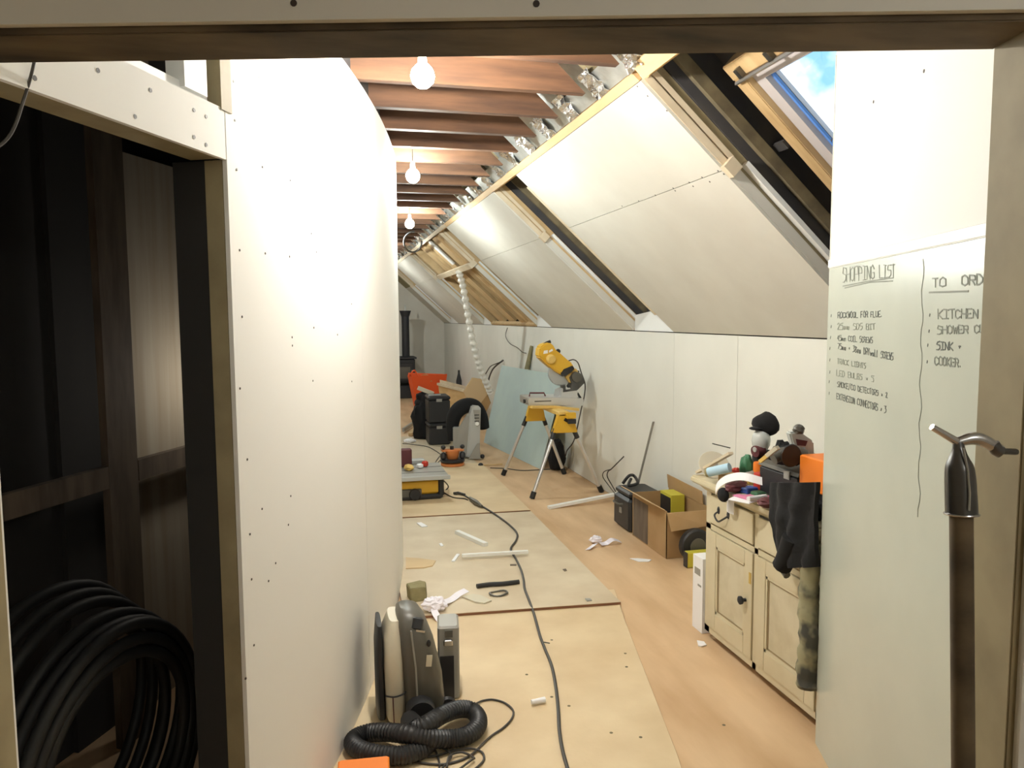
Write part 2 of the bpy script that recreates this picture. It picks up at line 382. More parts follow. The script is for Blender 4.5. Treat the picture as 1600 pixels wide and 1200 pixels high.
# exposed rafters between the third and the fourth window
for (ya, yb, n0, m) in [(8.90, 9.19, .035, 'pine_slope'), (9.19, 9.34, .085, 'pine_slope'), (9.34, 9.64, .03, 'pine_slope'), (9.64, 9.90, .13, 'felt_brown'), (10.05, 10.42, .06, 'pine_slope'), (10.42, 10.62, .11, 'felt_brown'), (10.62, 11.0, .05, 'pine_slope'), (11.0, 11.45, .2, 'felt')]:
    obj('exposed_rafter', MB().sbox(.03, 1.585, ya, yb, n0, n0+.10), M[m], ce)
obj('plaster_strip', MB().sbox(.0, .46, 9.90, 10.04, .03, .05), M['white'], ce)
obj('cross_batten', MB().sbox(.50, .57, 8.85, 11.52, -.03, .0), M['pine_pale'], ce)
obj('bottom_plate', MB().sbox(1.575, 1.61, 8.92, 11.45, .0, .05), M['pine_slope'], ce)
obj('edge_batten', MB().sbox(.13, 1.42, 5.142, 5.175, -.004, .0), M['pine_pale'], ce)
# ---- roof windows with their unfinished reveals
for k, ((y0, y1), (s0, s1)) in enumerate(zip(WINS, SASH)):
    w = sroot('window_%d' % (k+1), S(.6, (y0+y1)/2, 0))
    side = [(y1, 1), (y0, -1)]
    for yy, sg in side:
        a, b = (yy, yy+.02) if sg > 0 else (yy-.02, yy)
        obj('reveal_batten', MB().sbox(.0, .525, a-.004*sg, b, .0135, .047), M['pine_pale'], w)
        obj('reveal_batten', MB().sbox(.0, .525, a-.002*sg, b, .056, .080), M['pine_pale'], w)
        obj('reveal_lining', MB().sbox(-.02, 1.62, a+.008*sg, b+.012*sg, .0135, .115), M['pine_slope'] if k else M['frame_wood'], w)
        obj('reveal_board', MB().sbox(.56, 1.60, a-.002*sg, b, .0135, .060), M['plaster'], w)
        obj('reveal_edge_strip', MB().sbox(.58, 1.60, a-.028*sg, b-.006*sg, .078, .100), M['white'], w)
        obj('packing_block', MB().sbox(.512, .575, a-.035*sg, b-.01*sg, .0, .06), M['pine_pale'], w)
        obj('reveal_felt', MB().sbox(-.06, 1.66, a+.002*sg, b+.006*sg, .118, .325), M['felt'], w)
        obj('reveal_rafter', MB().sbox(.0, 1.60, a-.025*sg, b-.004*sg, .165, .215), M['felt_brown'], w)
    obj('reveal_head', MB().sbox(-.055, -.03, y0-.01, y1+.01, .03, .325), M['felt'], w)
    obj('head_batten', MB().sbox(-.026, .03, y0, y1, .028, .075), M['pine'], w)
    obj('reveal_sill', MB().sbox(1.70, 1.73, y0-.01, y1+.01, .0, .33), M['felt'], w)
    T0, T1 = .22, 1.32
    fr = MB(); n0, n1 = .245, .36
    fr.sbox(T0, T0+.075, s0, s1, n0, n1); fr.sbox(T1-.07, T1, s0, s1, n0, n1)
    fr.sbox(T0+.075, T1-.07, s0, s0+.07, n0, n1); fr.sbox(T0+.075, T1-.07, s1-.07, s1, n0, n1)
    obj('window_frame', fr, M['pine_slope'], w, bevel=.004)
    sa = MB(); a, b = s0+.072, s1-.072; c, d = T0+.078, T1-.072
    sa.sbox(c, c+.055, a, b, .275, .345); sa.sbox(d-.055, d, a, b, .275, .345); sa.sbox(c+.055, d-.055, a, a+.06, .275, .345); sa.sbox(c+.055, d-.055, b-.06, b, .275, .345)
    obj('sash', sa, M['lilac'], w)
    se = MB(); a2, b2, c2, d2 = a+.06, b-.06, c+.055, d-.055
    se.sbox(c2, d2, a2, a2+.012, .30, .312); se.sbox(c2, d2, b2-.012, b2, .30, .312); se.sbox(c2, c2+.010, a2, b2, .30, .312)
    obj('glass_seal', se, M['blue_edge'], w)
    obj('pane', MB().sbox(c2, d2, a2, b2, .320, .326), M['glass'], w)
    obj('vent_bar', MB().beam(S(T0+.077, s0+.02, .228), S(T0+.082, s1-.03, .228), .011, .011), M['alu'], w)
    for yy in (s0+.15, s0+.42, s1-.09):
        obj('vent_bracket', MB().sbox(T0+.03, T0+.072, yy-.012, yy+.012, .222, .246), M['dsteel'], w)
    obj('fixing_bracket', MB().sbox(.62, .66, s1+.005, y1-.01, .235, .25), M['felt'], w)

# ---- far gable wall, left knee wall
wf = sroot('wall_far', (0, YF, 0))
obj('plasterboard_panel', MB().prism([(-XK, YF, 0), (XK, YF, 0), (XK, YF, ZK), (XC, YF, ZC), (-XC, YF, ZC), (-XK, YF, ZK)], (0, .0125, 0)), M['plaster'], wf)
obj('gable_sheathing', MB().prism([(-3.1, YF+.1, -.02), (3.1, YF+.1, -.02), (3.1, YF+.1, 1.9), (0, YF+.1, 4.6), (-3.1, YF+.1, 1.9)], (0, .02, 0)), M['roof'], wf)
obj('gable_lining', MB().prism([(-1.2, YF, ZC+.02), (1.2, YF, ZC+.02), (0, YF, 3.6)], (0, .0125, 0)), M['plaster'], wf)
wl = sroot('wall_left', (-XK, 8, 0))
obj('plasterboard_panel', MB().box((-XK-.0125, 4.9, 0), (-XK, YF, ZK)), M['plaster_wall'], wl)
obj('wall_sheathing', MB().box((-XK-.14, YB, -.02), (-XK-.12, YF, ZK+.4)), M['felt'], wl)

# ---- curved partition on the left of the opening
wc = sroot('wall_curved', (-.1, 3.4, 0))
P0 = Vector((-.235, 2.095, 0)); L = 2.85
def arc(s, off=0.0):
    n = 24; p = P0.copy(); th = math.radians(25)
    for i in range(n):
        ss = (i+.5)/n*s; th = math.radians(25-18*(max(ss, 0)/L)**.6); p += Vector((math.sin(th), math.cos(th), 0))*(s/n)
    th = math.radians(25-18*(max(s, 0)/L)**.6)
    return p+Vector((-math.cos(th), math.sin(th), 0))*off
ZT = 2.56
def arcpanel(s0, s1, o0, o1, z0, z1, n=14):
    mb = MB(); vs = []
    for i in range(n+1):
        s = s0+(s1-s0)*i/n; a = arc(s, o0); b = arc(s, o1)
        vs += [(a.x, a.y, z0), (a.x, a.y, z1), (b.x, b.y, z1), (b.x, b.y, z0)]
    fs = []
    for i in range(n):
        for k in range(4): fs.append((4*i+k, 4*i+(k+1) % 4, 4*i+4+(k+1) % 4, 4*i+4+k))
    fs += [(0, 1, 2, 3), (4*n+3, 4*n+2, 4*n+1, 4*n)]
    return mb.add(vs, fs)
obj('curved_board', arcpanel(.002, 1.199, 0, .0125, 0, ZT), M['plaster_edge'], wc, smooth=True)
obj('curved_board', arcpanel(1.2025, 2.40, 0, .0125, 0, ZT), M['plaster_edge'], wc, smooth=True)
obj('curved_board', arcpanel(2.403, L, 0, .0125, 0, ZT), M['plaster_edge'], wc, smooth=True)
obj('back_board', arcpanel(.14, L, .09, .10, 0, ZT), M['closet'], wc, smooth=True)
obj('end_board', MB().beam(arc(L-.002, .0)+Vector((0, 0, ZT/2)), arc(L-.002, .10)+Vector((0, 0, ZT/2)), ZT, .01, up=(0, 1, 0)), M['plaster_edge'], wc)
# ragged jamb edge: plasterboard edge and timber, then the dark stud behind
obj('jamb_timber', arcpanel(.0, .04, .014, .062, 0, 2.0, 1), M['frame_wood'], wc)
obj('jamb_stud', arcpanel(.004, .04, .064, .155, 0, 2.0, 1), M['black_stud'], wc)
obj('head_stud', arcpanel(-.018, .03, -.003, .06, 2.12, ZT, 1), M['frame_wood'], wc)
import bisect
for px, py in [(375, 495), (378, 607), (385, 718), (412, 795), (418, 908), (455, 775), (488, 365), (489, 595), (457, 540), (455, 282), (405, 121), (363, 127), (366, 188), (371, 265), (408, 261), (457, 160), (492, 183), (494, 394), (454, 401), (413, 396), (373, 391), (492, 512), (458, 527), (520, 205), (521, 302), (546, 230), (547, 314), (527, 523), (550, 475), (549, 596), (387, 835), (387, 1060), (398, 1008), (430, 880), (450, 820), (395, 905)]:
    best = None; d = ray(px, py)
    for i in range(120):
        a = arc(L*i/120); e = abs(a.x/a.y-d.x/d.y)
        if best is None or e < best[0]: best = (e, L*i/120, a)
    s_ = best[1]; q = on_y(px, py, best[2].y); th = math.radians(25-18*(s_/L)**.6); nn_ = Vector((math.cos(th), -math.sin(th), 0))
    q = Vector((best[2].x, best[2].y, q.z))
    if q.z > 0.05: obj('screw', MB().cyl(q-nn_*.002, q+nn_*.0008, .0034, seg=8), M['screw'], wc)
obj('return_board', MB().box((-2.45, 4.93, 0), (.40, 4.95, 3.7)), M['plaster_wall'], wc)
obj('upper_infill', arcpanel(0, L, .03, .08, ZT, 3.4), M['felt'], wc)

# ---- header over the cupboard opening and the wall above it
wh = sroot('wall_header', (-.4, 1.7, 2.0))
HD = Vector((.415, .91, 0)).normalized(); HN = Vector((HD.y, -HD.x, 0))
def HP(s, off, z): p = P0+HD*s-HN*off; return Vector((p.x, p.y, z))     # s along the header (0 at the jamb, minus towards us)
def hbox(s0, s1, o0, o1, z0, z1):
    return MB().hexa([HP(s0, o0, z0), HP(s1, o0, z0), HP(s1, o1, z0), HP(s0, o1, z0), HP(s0, o0, z1), HP(s1, o0, z1), HP(s1, o1, z1), HP(s0, o1, z1)])
obj('header_board', hbox(-.80, -.002, 0, .0125, 2.0, 2.125), M['plaster_edge'], wh)
obj('header_timber', hbox(-.80, 0, .0135, .10, 2.003, 2.05), M['frame_wood'], wh)
obj('upper_rail', hbox(-.80, -.05, .016, .06, 2.128, 2.150), M['white'], wh)
obj('upper_stud', hbox(-.16, -.07, .002, .05, 2.135, 2.55), M['white'], wh)
obj('slot_board', hbox(-.068, -.02, .06, .07, 2.12, 2.55), M['foam'], wh)
obj('upper_back_board', hbox(-.80, -.165, .09, .10, 2.18, 2.55), M['dark_wood'], wh)
for px, py in [(54, 122), (153, 110), (235, 141), (211, 182), (303, 172), (322, 182), (303, 214), (322, 226)]:
    q = on_plane(px, py, P0, HN); obj('screw', MB().cyl(q-HN*.001, q+HN*.001, .005, seg=8), M['screw'], wh)
# ---- cupboard interior behind the header
wk = sroot('wall_closet', (-1.0, 3.0, 0))
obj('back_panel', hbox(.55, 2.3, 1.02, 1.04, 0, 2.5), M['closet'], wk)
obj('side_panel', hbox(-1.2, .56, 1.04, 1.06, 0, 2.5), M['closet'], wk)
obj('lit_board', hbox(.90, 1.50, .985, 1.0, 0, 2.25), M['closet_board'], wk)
obj('stud', hbox(.60, .755, .87, .90, 0, 2.5), M['dark_wood'], wk)
obj('stud', hbox(1.50, 1.6, .90, .97, 0, 2.5), M['black_stud'], wk)
obj('noggin', hbox(-.4, .598, .87, .90, .99, 1.07), M['dark_wood'], wk)
obj('noggin', hbox(.76, 1.50, .87, .90, .985, 1.065), M['dark_wood'], wk)
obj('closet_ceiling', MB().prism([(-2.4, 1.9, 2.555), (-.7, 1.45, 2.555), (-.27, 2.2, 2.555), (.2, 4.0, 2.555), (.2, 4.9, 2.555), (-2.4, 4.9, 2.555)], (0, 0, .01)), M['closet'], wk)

# ---- wall with the doorway we look through
LF = Vector((-.497, 1.348, 0)); RF = Vector((.949, .9635, 0)); TH = .135
wn = sroot('wall_near', (.2, 1.1, 0))
def uz(u, z, v=0): p = RF+U*u+V*v; return Vector((p.x, p.y, z))     # u from the right far corner
uL = (LF-RF).dot(U)
def roofz(u):
    x = abs(uz(u, 0).x); return 2.50 if x < 1.32 else 2.50-(x-1.32)*.916
def nearpanel(poly, v0, v1): return MB().prism([uz(u, z, v0) for u, z in poly], V*(v1-v0))
DT = 1.98
for v0, v1, nm in [(-.0125, 0, 'far_board'), (-TH, -TH+.0125, 'near_board')]:
    e = .012
    obj(nm, nearpanel([(uL-e, DT+.01), (e, DT+.01), (.35, DT+.01), (.35, roofz(.35)), (.2, 2.5), (uL-.3, 2.5), (uL-.3, DT+.01)], v0, v1), M['plaster_wall'], wn)
    obj(nm, nearpanel([(.01, 0), (1.5, 0), (1.5, roofz(1.5)), (.352, roofz(.352)), (.352, DT+.008), (.01, DT+.008)], v0, v1), M['plaster_wall'], wn)
    obj(nm, nearpanel([(uL-.008, 0), (uL-.008, DT+.008), (uL-.302, DT+.008), (uL-.302, 2.5), (uL-.70, 2.5), (-3.2, roofz(-3.2)), (-3.2, 0)], v0, v1), M['plaster_edge'] if v1 == 0 else M['plaster_wall'], wn)
def nbox(u0, u1, v0, v1, z0, z1):
    return MB().hexa([uz(u0, z0, v0), uz(u1, z0, v0), uz(u1, z0, v1), uz(u0, z0, v1), uz(u0, z1, v0), uz(u1, z1, v0), uz(u1, z1, v1), uz(u0, z1, v1)])
obj('lintel_timber', nbox(uL, 0, -TH+.0135, -.0135, DT, DT+.09), M['lintel_wood'], wn, bevel=.002)
obj('jamb_timber', nbox(0, .045, -TH+.0135, -.0135, 0, DT+.09), M['frame_wood'], wn, bevel=.002)
obj('jamb_timber', nbox(uL-.045, uL, -TH+.0135, -.0135, 0, DT+.09), M['frame_wood'], wn, bevel=.002)
for px, py in [(459, 5), (838, 6)]:
    q = on_plane(px, py, uz(0, 0, -TH), V); obj('screw', MB().cyl(q-V*.001, q+V*.001, .0045, seg=10), M['screw'], wn)

# ---- room behind the camera
wb = sroot('wall_back', (0, -2.5, 0))
obj('plasterboard_panel', MB().box((-2.45, -2.52, 0), (2.45, -2.5, 2.5)), M['plaster_wall'], wb)
obj('room_ceiling', MB().prism([(-1.3, -2.5, 2.51), (1.3, -2.5, 2.51), (1.3, .80, 2.51), (-1.3, 1.35, 2.51)], (0, 0, .012)), M['plaster_wall'], wb)
for sg in (-1, 1):
    obj('room_slope', MB().prism([(sg*1.3, -2.5, 2.51), (sg*2.45, -2.5, 1.46), (sg*2.45, .55 if sg > 0 else 1.65, 1.46), (sg*1.3, .80 if sg > 0 else 1.35, 2.51)], (0, 0, .012)), M['plaster_wall'], wb)
    obj('room_side', MB().box((sg*2.45, -2.5, 0), (sg*2.462, .55 if sg > 0 else 1.65, 1.46)), M['plaster_wall'], wb)

# ---- skew partition with the whiteboard
wp = sroot('wall_partition', (1.5, 1.7, 0))
def PP(s, off, z): p = PQ-PD*s-PN*off; return Vector((p.x, p.y, z))     # s: distance back from the far edge
SE = 1.57
def pbox(s0, s1, o0, o1, z0, z1):
    return MB().hexa([PP(s0, o0, z0), PP(s1, o0, z0), PP(s1, o1, z0), PP(s0, o1, z0), PP(s0, o0, z1), PP(s1, o0, z1), PP(s1, o1, z1), PP(s0, o1, z1)])
ZW = 1.765
top = [(0, ZW+.032), (SE, ZW+.032), (SE, 2.44), (1.05, 2.50), (0, 2.55)]
obj('upper_board', MB().prism([PP(s, 0, z) for s, z in top], -PN*.0125), M['plaster_edge'], wp)
obj('trim_strip', pbox(-.002, SE, -.008, .012, ZW, ZW+.030), M['white_trim'], wp, bevel=.003)
wbd = obj('whiteboard', pbox(.003, SE, -.004, .012, 0, ZW-.001), M['whiteboard'], wp)
obj('partition_core', pbox(.004, SE, .0135, .09, 0, 2.40), M['plaster_wall'], wp)
obj('edge_strip', pbox(-.004, .0025, -.002, .10, 0, 2.50), M['plaster_wall'], wp)
for px, py in [(1444, 111), (1365, 159), (1299, 219)]:
    q = on_plane(px, py, PQ, PN); obj('screw', MB().cyl(q-PN*.001, q+PN*.001, .005, seg=8), M['screw'], wp)

# ---- marker writing on the whiteboard (single strokes)
G = {'A': '0002 2602 42|1232'}
GL = {
 'A': ['00,26,40', '12,32'], 'B': ['00,06,36,45,33,03', '33,42,40.5,30,00'], 'C': ['45,26,05,01,20,41'], 'D': ['00,06,26,44,42,20,00'],
 'E': ['46,06,00,40', '03,33'], 'F': ['46,06,00', '03,33'], 'G': ['45,26,05,01,20,41,43,23'], 'H': ['00,06', '40,46', '03,43'], 'I': ['06,46', '26,20', '00,40'],
 'K': ['00,06', '46,03,40'], 'L': ['06,00,40'], 'M': ['00,06,23,46,40'], 'N': ['00,06,40,46'], 'O': ['20,01,05,26,45,41,20'], 'P': ['00,06,36,45,43,03'],
 'R': ['00,06,36,45,43,03', '23,40'], 'S': ['46,16,04,43,41,20,00'], 'T': ['06,46', '26,20'], 'U': ['06,01,20,41,46'], 'W': ['06,10,24,30,46'], 'X': ['00,46', '06,40'],
 'Y': ['06,23,46', '23,20'], '/': ['0-1,37'], '+': ['22,24', '13,33'], '.': ['10,11'], 'x': ['11,33', '13,31'],
 '2': ['05,26,45,00,40'], '3': ['06,46,24,43,31,00'], '4': ['30,36,02,42'], '5': ['46,06,04,34,42,30,00'], '7': ['06,46,10'], '8': ['24,05,26,45,24,01,20,41,24'],
 'm': ['00,03', '03,13,10', '13,33,30'], 'r': ['00,03', '02,23'], 'y': ['03,21', '43,0-2'], 'w': ['03,10,22,30,43'], 'a': ['33,03,00,30,33', '33,40'], 'l': ['16,10,20'],
}
def pt(sx):
    if sx.startswith('0-') or sx[1] == '-': return float(sx[0]), -float(sx[2:])
    return float(sx[0]), float(sx[1:])
def write(text, p0, p1, h0, h1, m, w=1.5, seed=1):
    rnd = random.Random(seed); n = len(text); mb = MB()
    for i, ch in enumerate(text):
        if ch == ' ': continue
        for st in GL[ch]:
            q = []
            for sx in st.split(','):
                x, y_ = pt(sx)
                u = (i+.08+x/4*.78)/n; hh = (h0+(h1-h0)*u)*(1+.08*rnd.uniform(-1, 1))
                q.append((p0[0]+(p1[0]-p0[0])*u+rnd.uniform(-.35, .35), p0[1]+(p1[1]-p0[1])*u-y_/6*hh+rnd.uniform(-.35, .35)))
            for a, b in zip(q, q[1:]): stroke(mb, a, b, w)
    obj('lettering', mb, m, wp)
def stroke(mb, a, b, w):
    A = on_plane(a[0], a[1], PQ+PN*.0045, PN); B = on_plane(b[0], b[1], PQ+PN*.0045, PN)
    if (A-B).length < 1e-4: return
    d = (B-A).normalized(); wd_ = .0016*w; s = PN.cross(d)*wd_; A = A-d*wd_*.5; B = B+d*wd_*.5
    e = PN*.0007
    mb.hexa([A-s, B-s, B+s, A+s, A-s+e, B-s+e, B+s+e, A+s+e])
I, IF = M['ink'], M['ink_faint']
write('SHOPPING LIST', (1316, 441), (1399, 432), 22, 19, IF, .95, 3)
mb = MB(); stroke(mb, (1317, 447), (1353, 440), 1); stroke(mb, (1353, 440), (1396, 434), 1); stroke(mb, (1320, 450), (1360, 441), 1); stroke(mb, (1360, 441), (1395, 439), 1); obj('underline', mb, IF, wp)
write('ROCKWOOL FOR FLUE.', (1309, 497), (1380, 495), 9, 9, I, .85, 4)
write('25mm SDS BIT', (1308, 515), (1368, 515), 10, 9, IF, .8, 5)
write('45mm COIL SCREWS', (1308, 532), (1364, 536), 8, 9, I, .7, 6)
write('75mm + 38mm DRYwall SCREWS', (1309, 545), (1396, 563), 9, 11, I, .8, 7)
write('TRACK LIGHTS', (1308, 568), (1353, 576), 8, 8, IF, .8, 8)
write('LED BULBS x 5', (1307, 587), (1366, 597), 9, 9, IF, .7, 9)
write('SMOKE/CO DETECTORS x 2', (1308, 604), (1387, 622), 8, 9, I, .7, 10)
write('EXTENSION CONNECTORS x 3', (1307, 623), (1385, 646), 9, 11, I, .75, 11)
write('TO  ORDER', (1456, 449), (1560, 443), 14, 17, IF, 1.2, 12)
mb = MB(); stroke(mb, (1452, 457), (1513, 455), 1.4); obj('underline', mb, IF, wp)
write('KITCHEN', (1465, 498), (1529, 497), 14, 14, IF, 1.1, 13)
write('SHOWER CUBICLE', (1464, 522), (1580, 519), 12, 13, IF, 1.0, 14)
write('SINK +', (1463, 546), (1503, 548), 12, 12, I, 1.0, 15)
write('COOKER.', (1460, 570), (1505, 574), 13, 13, IF, 1.1, 16)
mb = MB()
for px, py in [(1299, 493), (1299, 510), (1298, 527), (1297, 544), (1297, 562), (1297, 581), (1296, 596), (1296, 614), (1453, 492), (1452, 517), (1450, 539), (1449, 565)]:
    stroke(mb, (px, py-1.5), (px-.6, py+2), 1.1)
obj('bullet_mark', mb, I, wp, kind='stuff')
mb = MB(); pp = None; rnd = random.Random(5)
for i in range(34):
    py = 405+i*12.2; px = 1442-(py-405)*.017+1.8*math.sin(i*1.1)+rnd.uniform(-.6, .6)
    if pp: stroke(mb, pp, (px, py), .6)
    pp = (px, py)
obj('divider_line', mb, IF, wp)
# ================================================================== LAMPS
for k, (x, y_, z) in enumerate([(.345, 2.73, 2.43), (.529, 4.728, 2.45), (.76, 7.12, 2.45), (.55, 10.2, 2.45), (.45, 13.4, 2.45)]):
    r = root('hanging_bulb', ['bare bulb hanging nearest the doorway, beside the curved wall top', 'second lit bulb along the joists, above the middle of the loft', 'third lit bulb along the joists, small and partly behind the wall edge', 'fourth bare bulb, far down the joists', 'last bare bulb, under the joists at the stove end'][k], 'light bulb', (x, y_, z-.045), 'bare bulbs under the joists')
    obj('bulb', MB().lathe([(.001, -.042), (.02, -.037), (.036, -.021), (.042, 0), (.036, .021), (.022, .037)], c=(x, y_, z), seg=16), M['bulb'] if k == 0 else M['bulb_far'], r, smooth=True)
    obj('lamp_holder', MB().cyl((x, y_, z+.038), (x, y_, z+.085), .017, .012), M['white'], r)
    obj('cord', MB().cyl((x, y_, z+.085), (x, y_, ZC+.05), .003, seg=6), M['cable'], r)

# ================================================================== CABINET
CX, CZ = 1.79, .81
r = root('cabinet', 'old cream painted cabinet with two drawers over two panelled doors', 'cabinet', (2.08, 2.93, 0))
y0, y1, xb = 2.47, 3.385, 2.385
obj('carcass', MB().box((CX+.022, y0, .045), (xb, y1, .745)), M['paint'], r)
obj('plinth', MB().box((CX+.06, y0+.02, 0), (xb, y1-.02, .046)), M['black_stud'], r)
obj('worktop', MB().box((CX-.045, y0-.01, .775), (xb+.02, y1+.085, CZ)), M['paint'], r, bevel=.009)
obj('cornice', MB().prism([(CX+.005, y1+.02, .745), (CX-.025, y1+.05, .776), (xb, y1+.05, .776), (xb, y1+.02, .745)], (0, y0-y1-.02, 0)), M['paint'], r)
f = MB(); f.box((CX+.004, y1-.045, .045), (CX+.022, y1, .745)); f.box((CX+.004, y0, .045), (CX+.022, y0+.02, .745)); f.box((CX+.004, y0, .565), (CX+.022, y1, .590)); f.box((CX+.004, y0, .045), (CX+.022, y1, .075)); f.box((CX+.004, 2.915, .045), (CX+.022, 2.945, .745))
obj('face_frame', f, M['paint'], r)
def panel_door(ya, yb, za, zb, stile=.065):
    d = MB()
    d.box((CX-.002, ya, za), (CX+.018, ya+stile, zb)); d.box((CX-.002, yb-stile, za), (CX+.018, yb, zb))
    d.box((CX-.002, ya+stile, za), (CX+.018, yb-stile, za+stile*1.3)); d.box((CX-.002, ya+stile, zb-stile), (CX+.018, yb-stile, zb))
    o = obj('door', d, M['paint'], r, bevel=.0015)
    a, b, c, e = ya+stile, yb-stile, za+stile*1.3, zb-stile
    obj('door_panel', MB().box((CX+.008, a, c), (CX+.014, b, e)), M['paint_panel'], o)
    g = MB(); g.box((CX+.001, a, c), (CX+.009, a+.012, e)); g.box((CX+.001, b-.012, c), (CX+.009, b, e)); g.box((CX+.001, a, c), (CX+.009, b, c+.012)); g.box((CX+.001, a, e-.012), (CX+.009, b, e))
    obj('moulding', g, M['paint'], o)
    g = MB(); g.box((CX+.0065, a+.013, c+.013), (CX+.0082, a+.019, e-.013)); g.box((CX+.0065, b-.019, c+.013), (CX+.0082, b-.013, e-.013)); g.box((CX+.0065, a+.013, c+.013), (CX+.0082, b-.013, c+.019)); g.box((CX+.0065, a+.013, e-.019), (CX+.0082, b-.013, e-.013))
    obj('panel_groove', g, M['groove'], o)
    return o
d1 = panel_door(2.950, 3.342, .078, .560); d2 = panel_door(2.492, 2.912, .078, .560)
obj('knob', MB().lathe([(.008, 0), (.008, -.012), (.018, -.02), (.019, -.03), (.010, -.036)], c=(CX-.002, 3.0, .335), axis='x'), M['cast'], d1, smooth=True)
obj('keyhole', MB().box((CX-.004, 2.958, .42), (CX-.001, 2.975, .47)), M['ochre'], d1)
for ya, yb in [(2.950, 3.342), (2.492, 2.912)]:
    dr = obj('drawer', MB().box((CX-.004, ya, .600), (CX+.018, yb, .735)), M['paint'], r, bevel=.002)
    yc = (ya+yb)/2+(.06 if ya > 2.9 else -.02)
    p = [(CX-.004, yc+.045, .675), (CX-.028, yc+.04, .66), (CX-.032, yc, .64), (CX-.028, yc-.04, .66), (CX-.004, yc-.045, .675)]
    h_ = MB().tube(curve(p, 5), .0045); h_.ball((CX-.004, yc+.045, .68), .012, sc=(.5, 1, 1.6)); h_.ball((CX-.004, yc-.045, .68), .012, sc=(.5, 1, 1.6))
    obj('drop_handle', h_, M['cast'], dr, smooth=True)
obj('drawer_gap', MB().box((CX-.001, 2.50, .7365), (CX+.003, 2.90, .744)), M['black'], r)

# ---------------- clutter on the cabinet
def T(px, py, z=CZ): return on_z(px, py, z)
BX, BY = 2.06, 3.32
r = root('respirator_cap', 'dark knitted cap sitting on a clear faced mask, tallest thing on the cabinet', 'cap', (BX, BY, CZ))
obj('jar', MB().lathe([(.050, 0), (.055, .02), (.054, .10), (.048, .13)], c=(BX, BY, CZ+.001)), M['black_soft'], r, smooth=True)
obj('face_piece', MB().ball((BX-.022, BY-.012, CZ+.185), .050, sc=(.9, .9, 1.2)), M['clear'], r, smooth=True)
obj('filter', MB().cyl((BX-.065, BY-.03, CZ+.135), (BX-.025, BY-.02, CZ+.14), .028, .032), M['maroon'], r, smooth=True)
obj('filter_rim', MB().cyl((BX-.070, BY-.031, CZ+.145), (BX-.064, BY-.03, CZ+.146), .012, .014), M['silver'], r, smooth=True)
obj('cap', MB().lump((BX+.008, BY, CZ+.262), (.064, .064, .056), 3, .12, fr=1.4, flat=False), M['black_soft'], r, smooth=True)
obj('cap_peak', MB().ball((BX-.045, BY-.01, CZ+.245), .036, sc=(1.1, .9, .25)), M['black_soft'], r, smooth=True)
obj('label', MB().box((BX-.03, BY-.062, CZ+.045), (BX+.005, BY-.052, CZ+.068)), M['ochre'], r)
# black case with grey lid
r = root('tool_case', 'black case with a grey lid behind the grey can on the cabinet', 'case', (1.98, 2.90, CZ))
obj('case_body', MB().box((1.865, 2.745, CZ+.001), (2.10, 3.04, CZ+.125), ch=.008), M['black'], r)
obj('case_lid', MB().prism([(1.862, 2.742, CZ+.127), (2.105, 2.742, CZ+.127), (2.105, 2.742, CZ+.175), (1.868, 2.742, CZ+.142)], (0, .30, 0)), M['dgrey'], r)
obj('latch', MB().box((1.859, 2.80, CZ+.105), (1.865, 2.84, CZ+.14)), M['mgrey'], r)
tag(obj('support_block', MB().box((1.875, 2.56, CZ+.001), (2.08, 2.735, CZ+.088)), M['black']), 'black block under the orange box on the cabinet', 'block')
tag(obj('orange_box', MB().box((1.862, 2.555, CZ+.089), (2.08, 2.737, CZ+.225), ch=.005), M['orange']), 'orange box at the near end of the cabinet beside the whiteboard edge', 'box')
# disc and batten at the far end
q = T(1086, 737)
r = root('saw_disc', 'pale round disc lying tilted at the far end of the cabinet top', 'disc', (1.83, 3.40, CZ))
dm = MB().at((1.835, 3.395, CZ+.060), rx=math.radians(50), ry=math.radians(-14)); dm.lathe([(.073, -.002), (.075, 0), (.073, .002)], seg=40)
obj('disc', dm, M['cream'], r)
dm = MB().at((1.835, 3.395, CZ+.060), rx=math.radians(50), ry=math.radians(-14)); dm.lathe([(.02, .0022), (.018, .006)], seg=20); obj('hub', dm, M['mgrey'], r)
tag(obj('pale_batten', MB().beam(T(1090, 738, CZ+.012), on_y(1142, 708, 3.2), .026, .012), M['pine_pale']), 'short pale wooden batten leaning over the round disc', 'batten')
tag(obj('rod', MB().cyl(on_y(1113, 693, 3.32), on_y(1141, 700, 3.30), .0028, seg=6), M['dsteel']), 'thin dark rod sticking out above the pale batten', 'rod')
r = root('sealant_tube', 'light blue tube lying behind the cabinet edge', 'tube', tuple(T(1118, 744)))
a = on_y(1107, 738, 3.27); b = on_y(1131, 731, 3.19); b = Vector((b.x+.03, b.y, b.z))
obj('tube_body', MB().cyl(a, b, .022, seg=18), M['lblue'], r, smooth=True); obj('tube_cap', MB().cyl(a-(b-a).normalized()*.012, a, .019, .0225, seg=18), M['foam'], r, smooth=True)
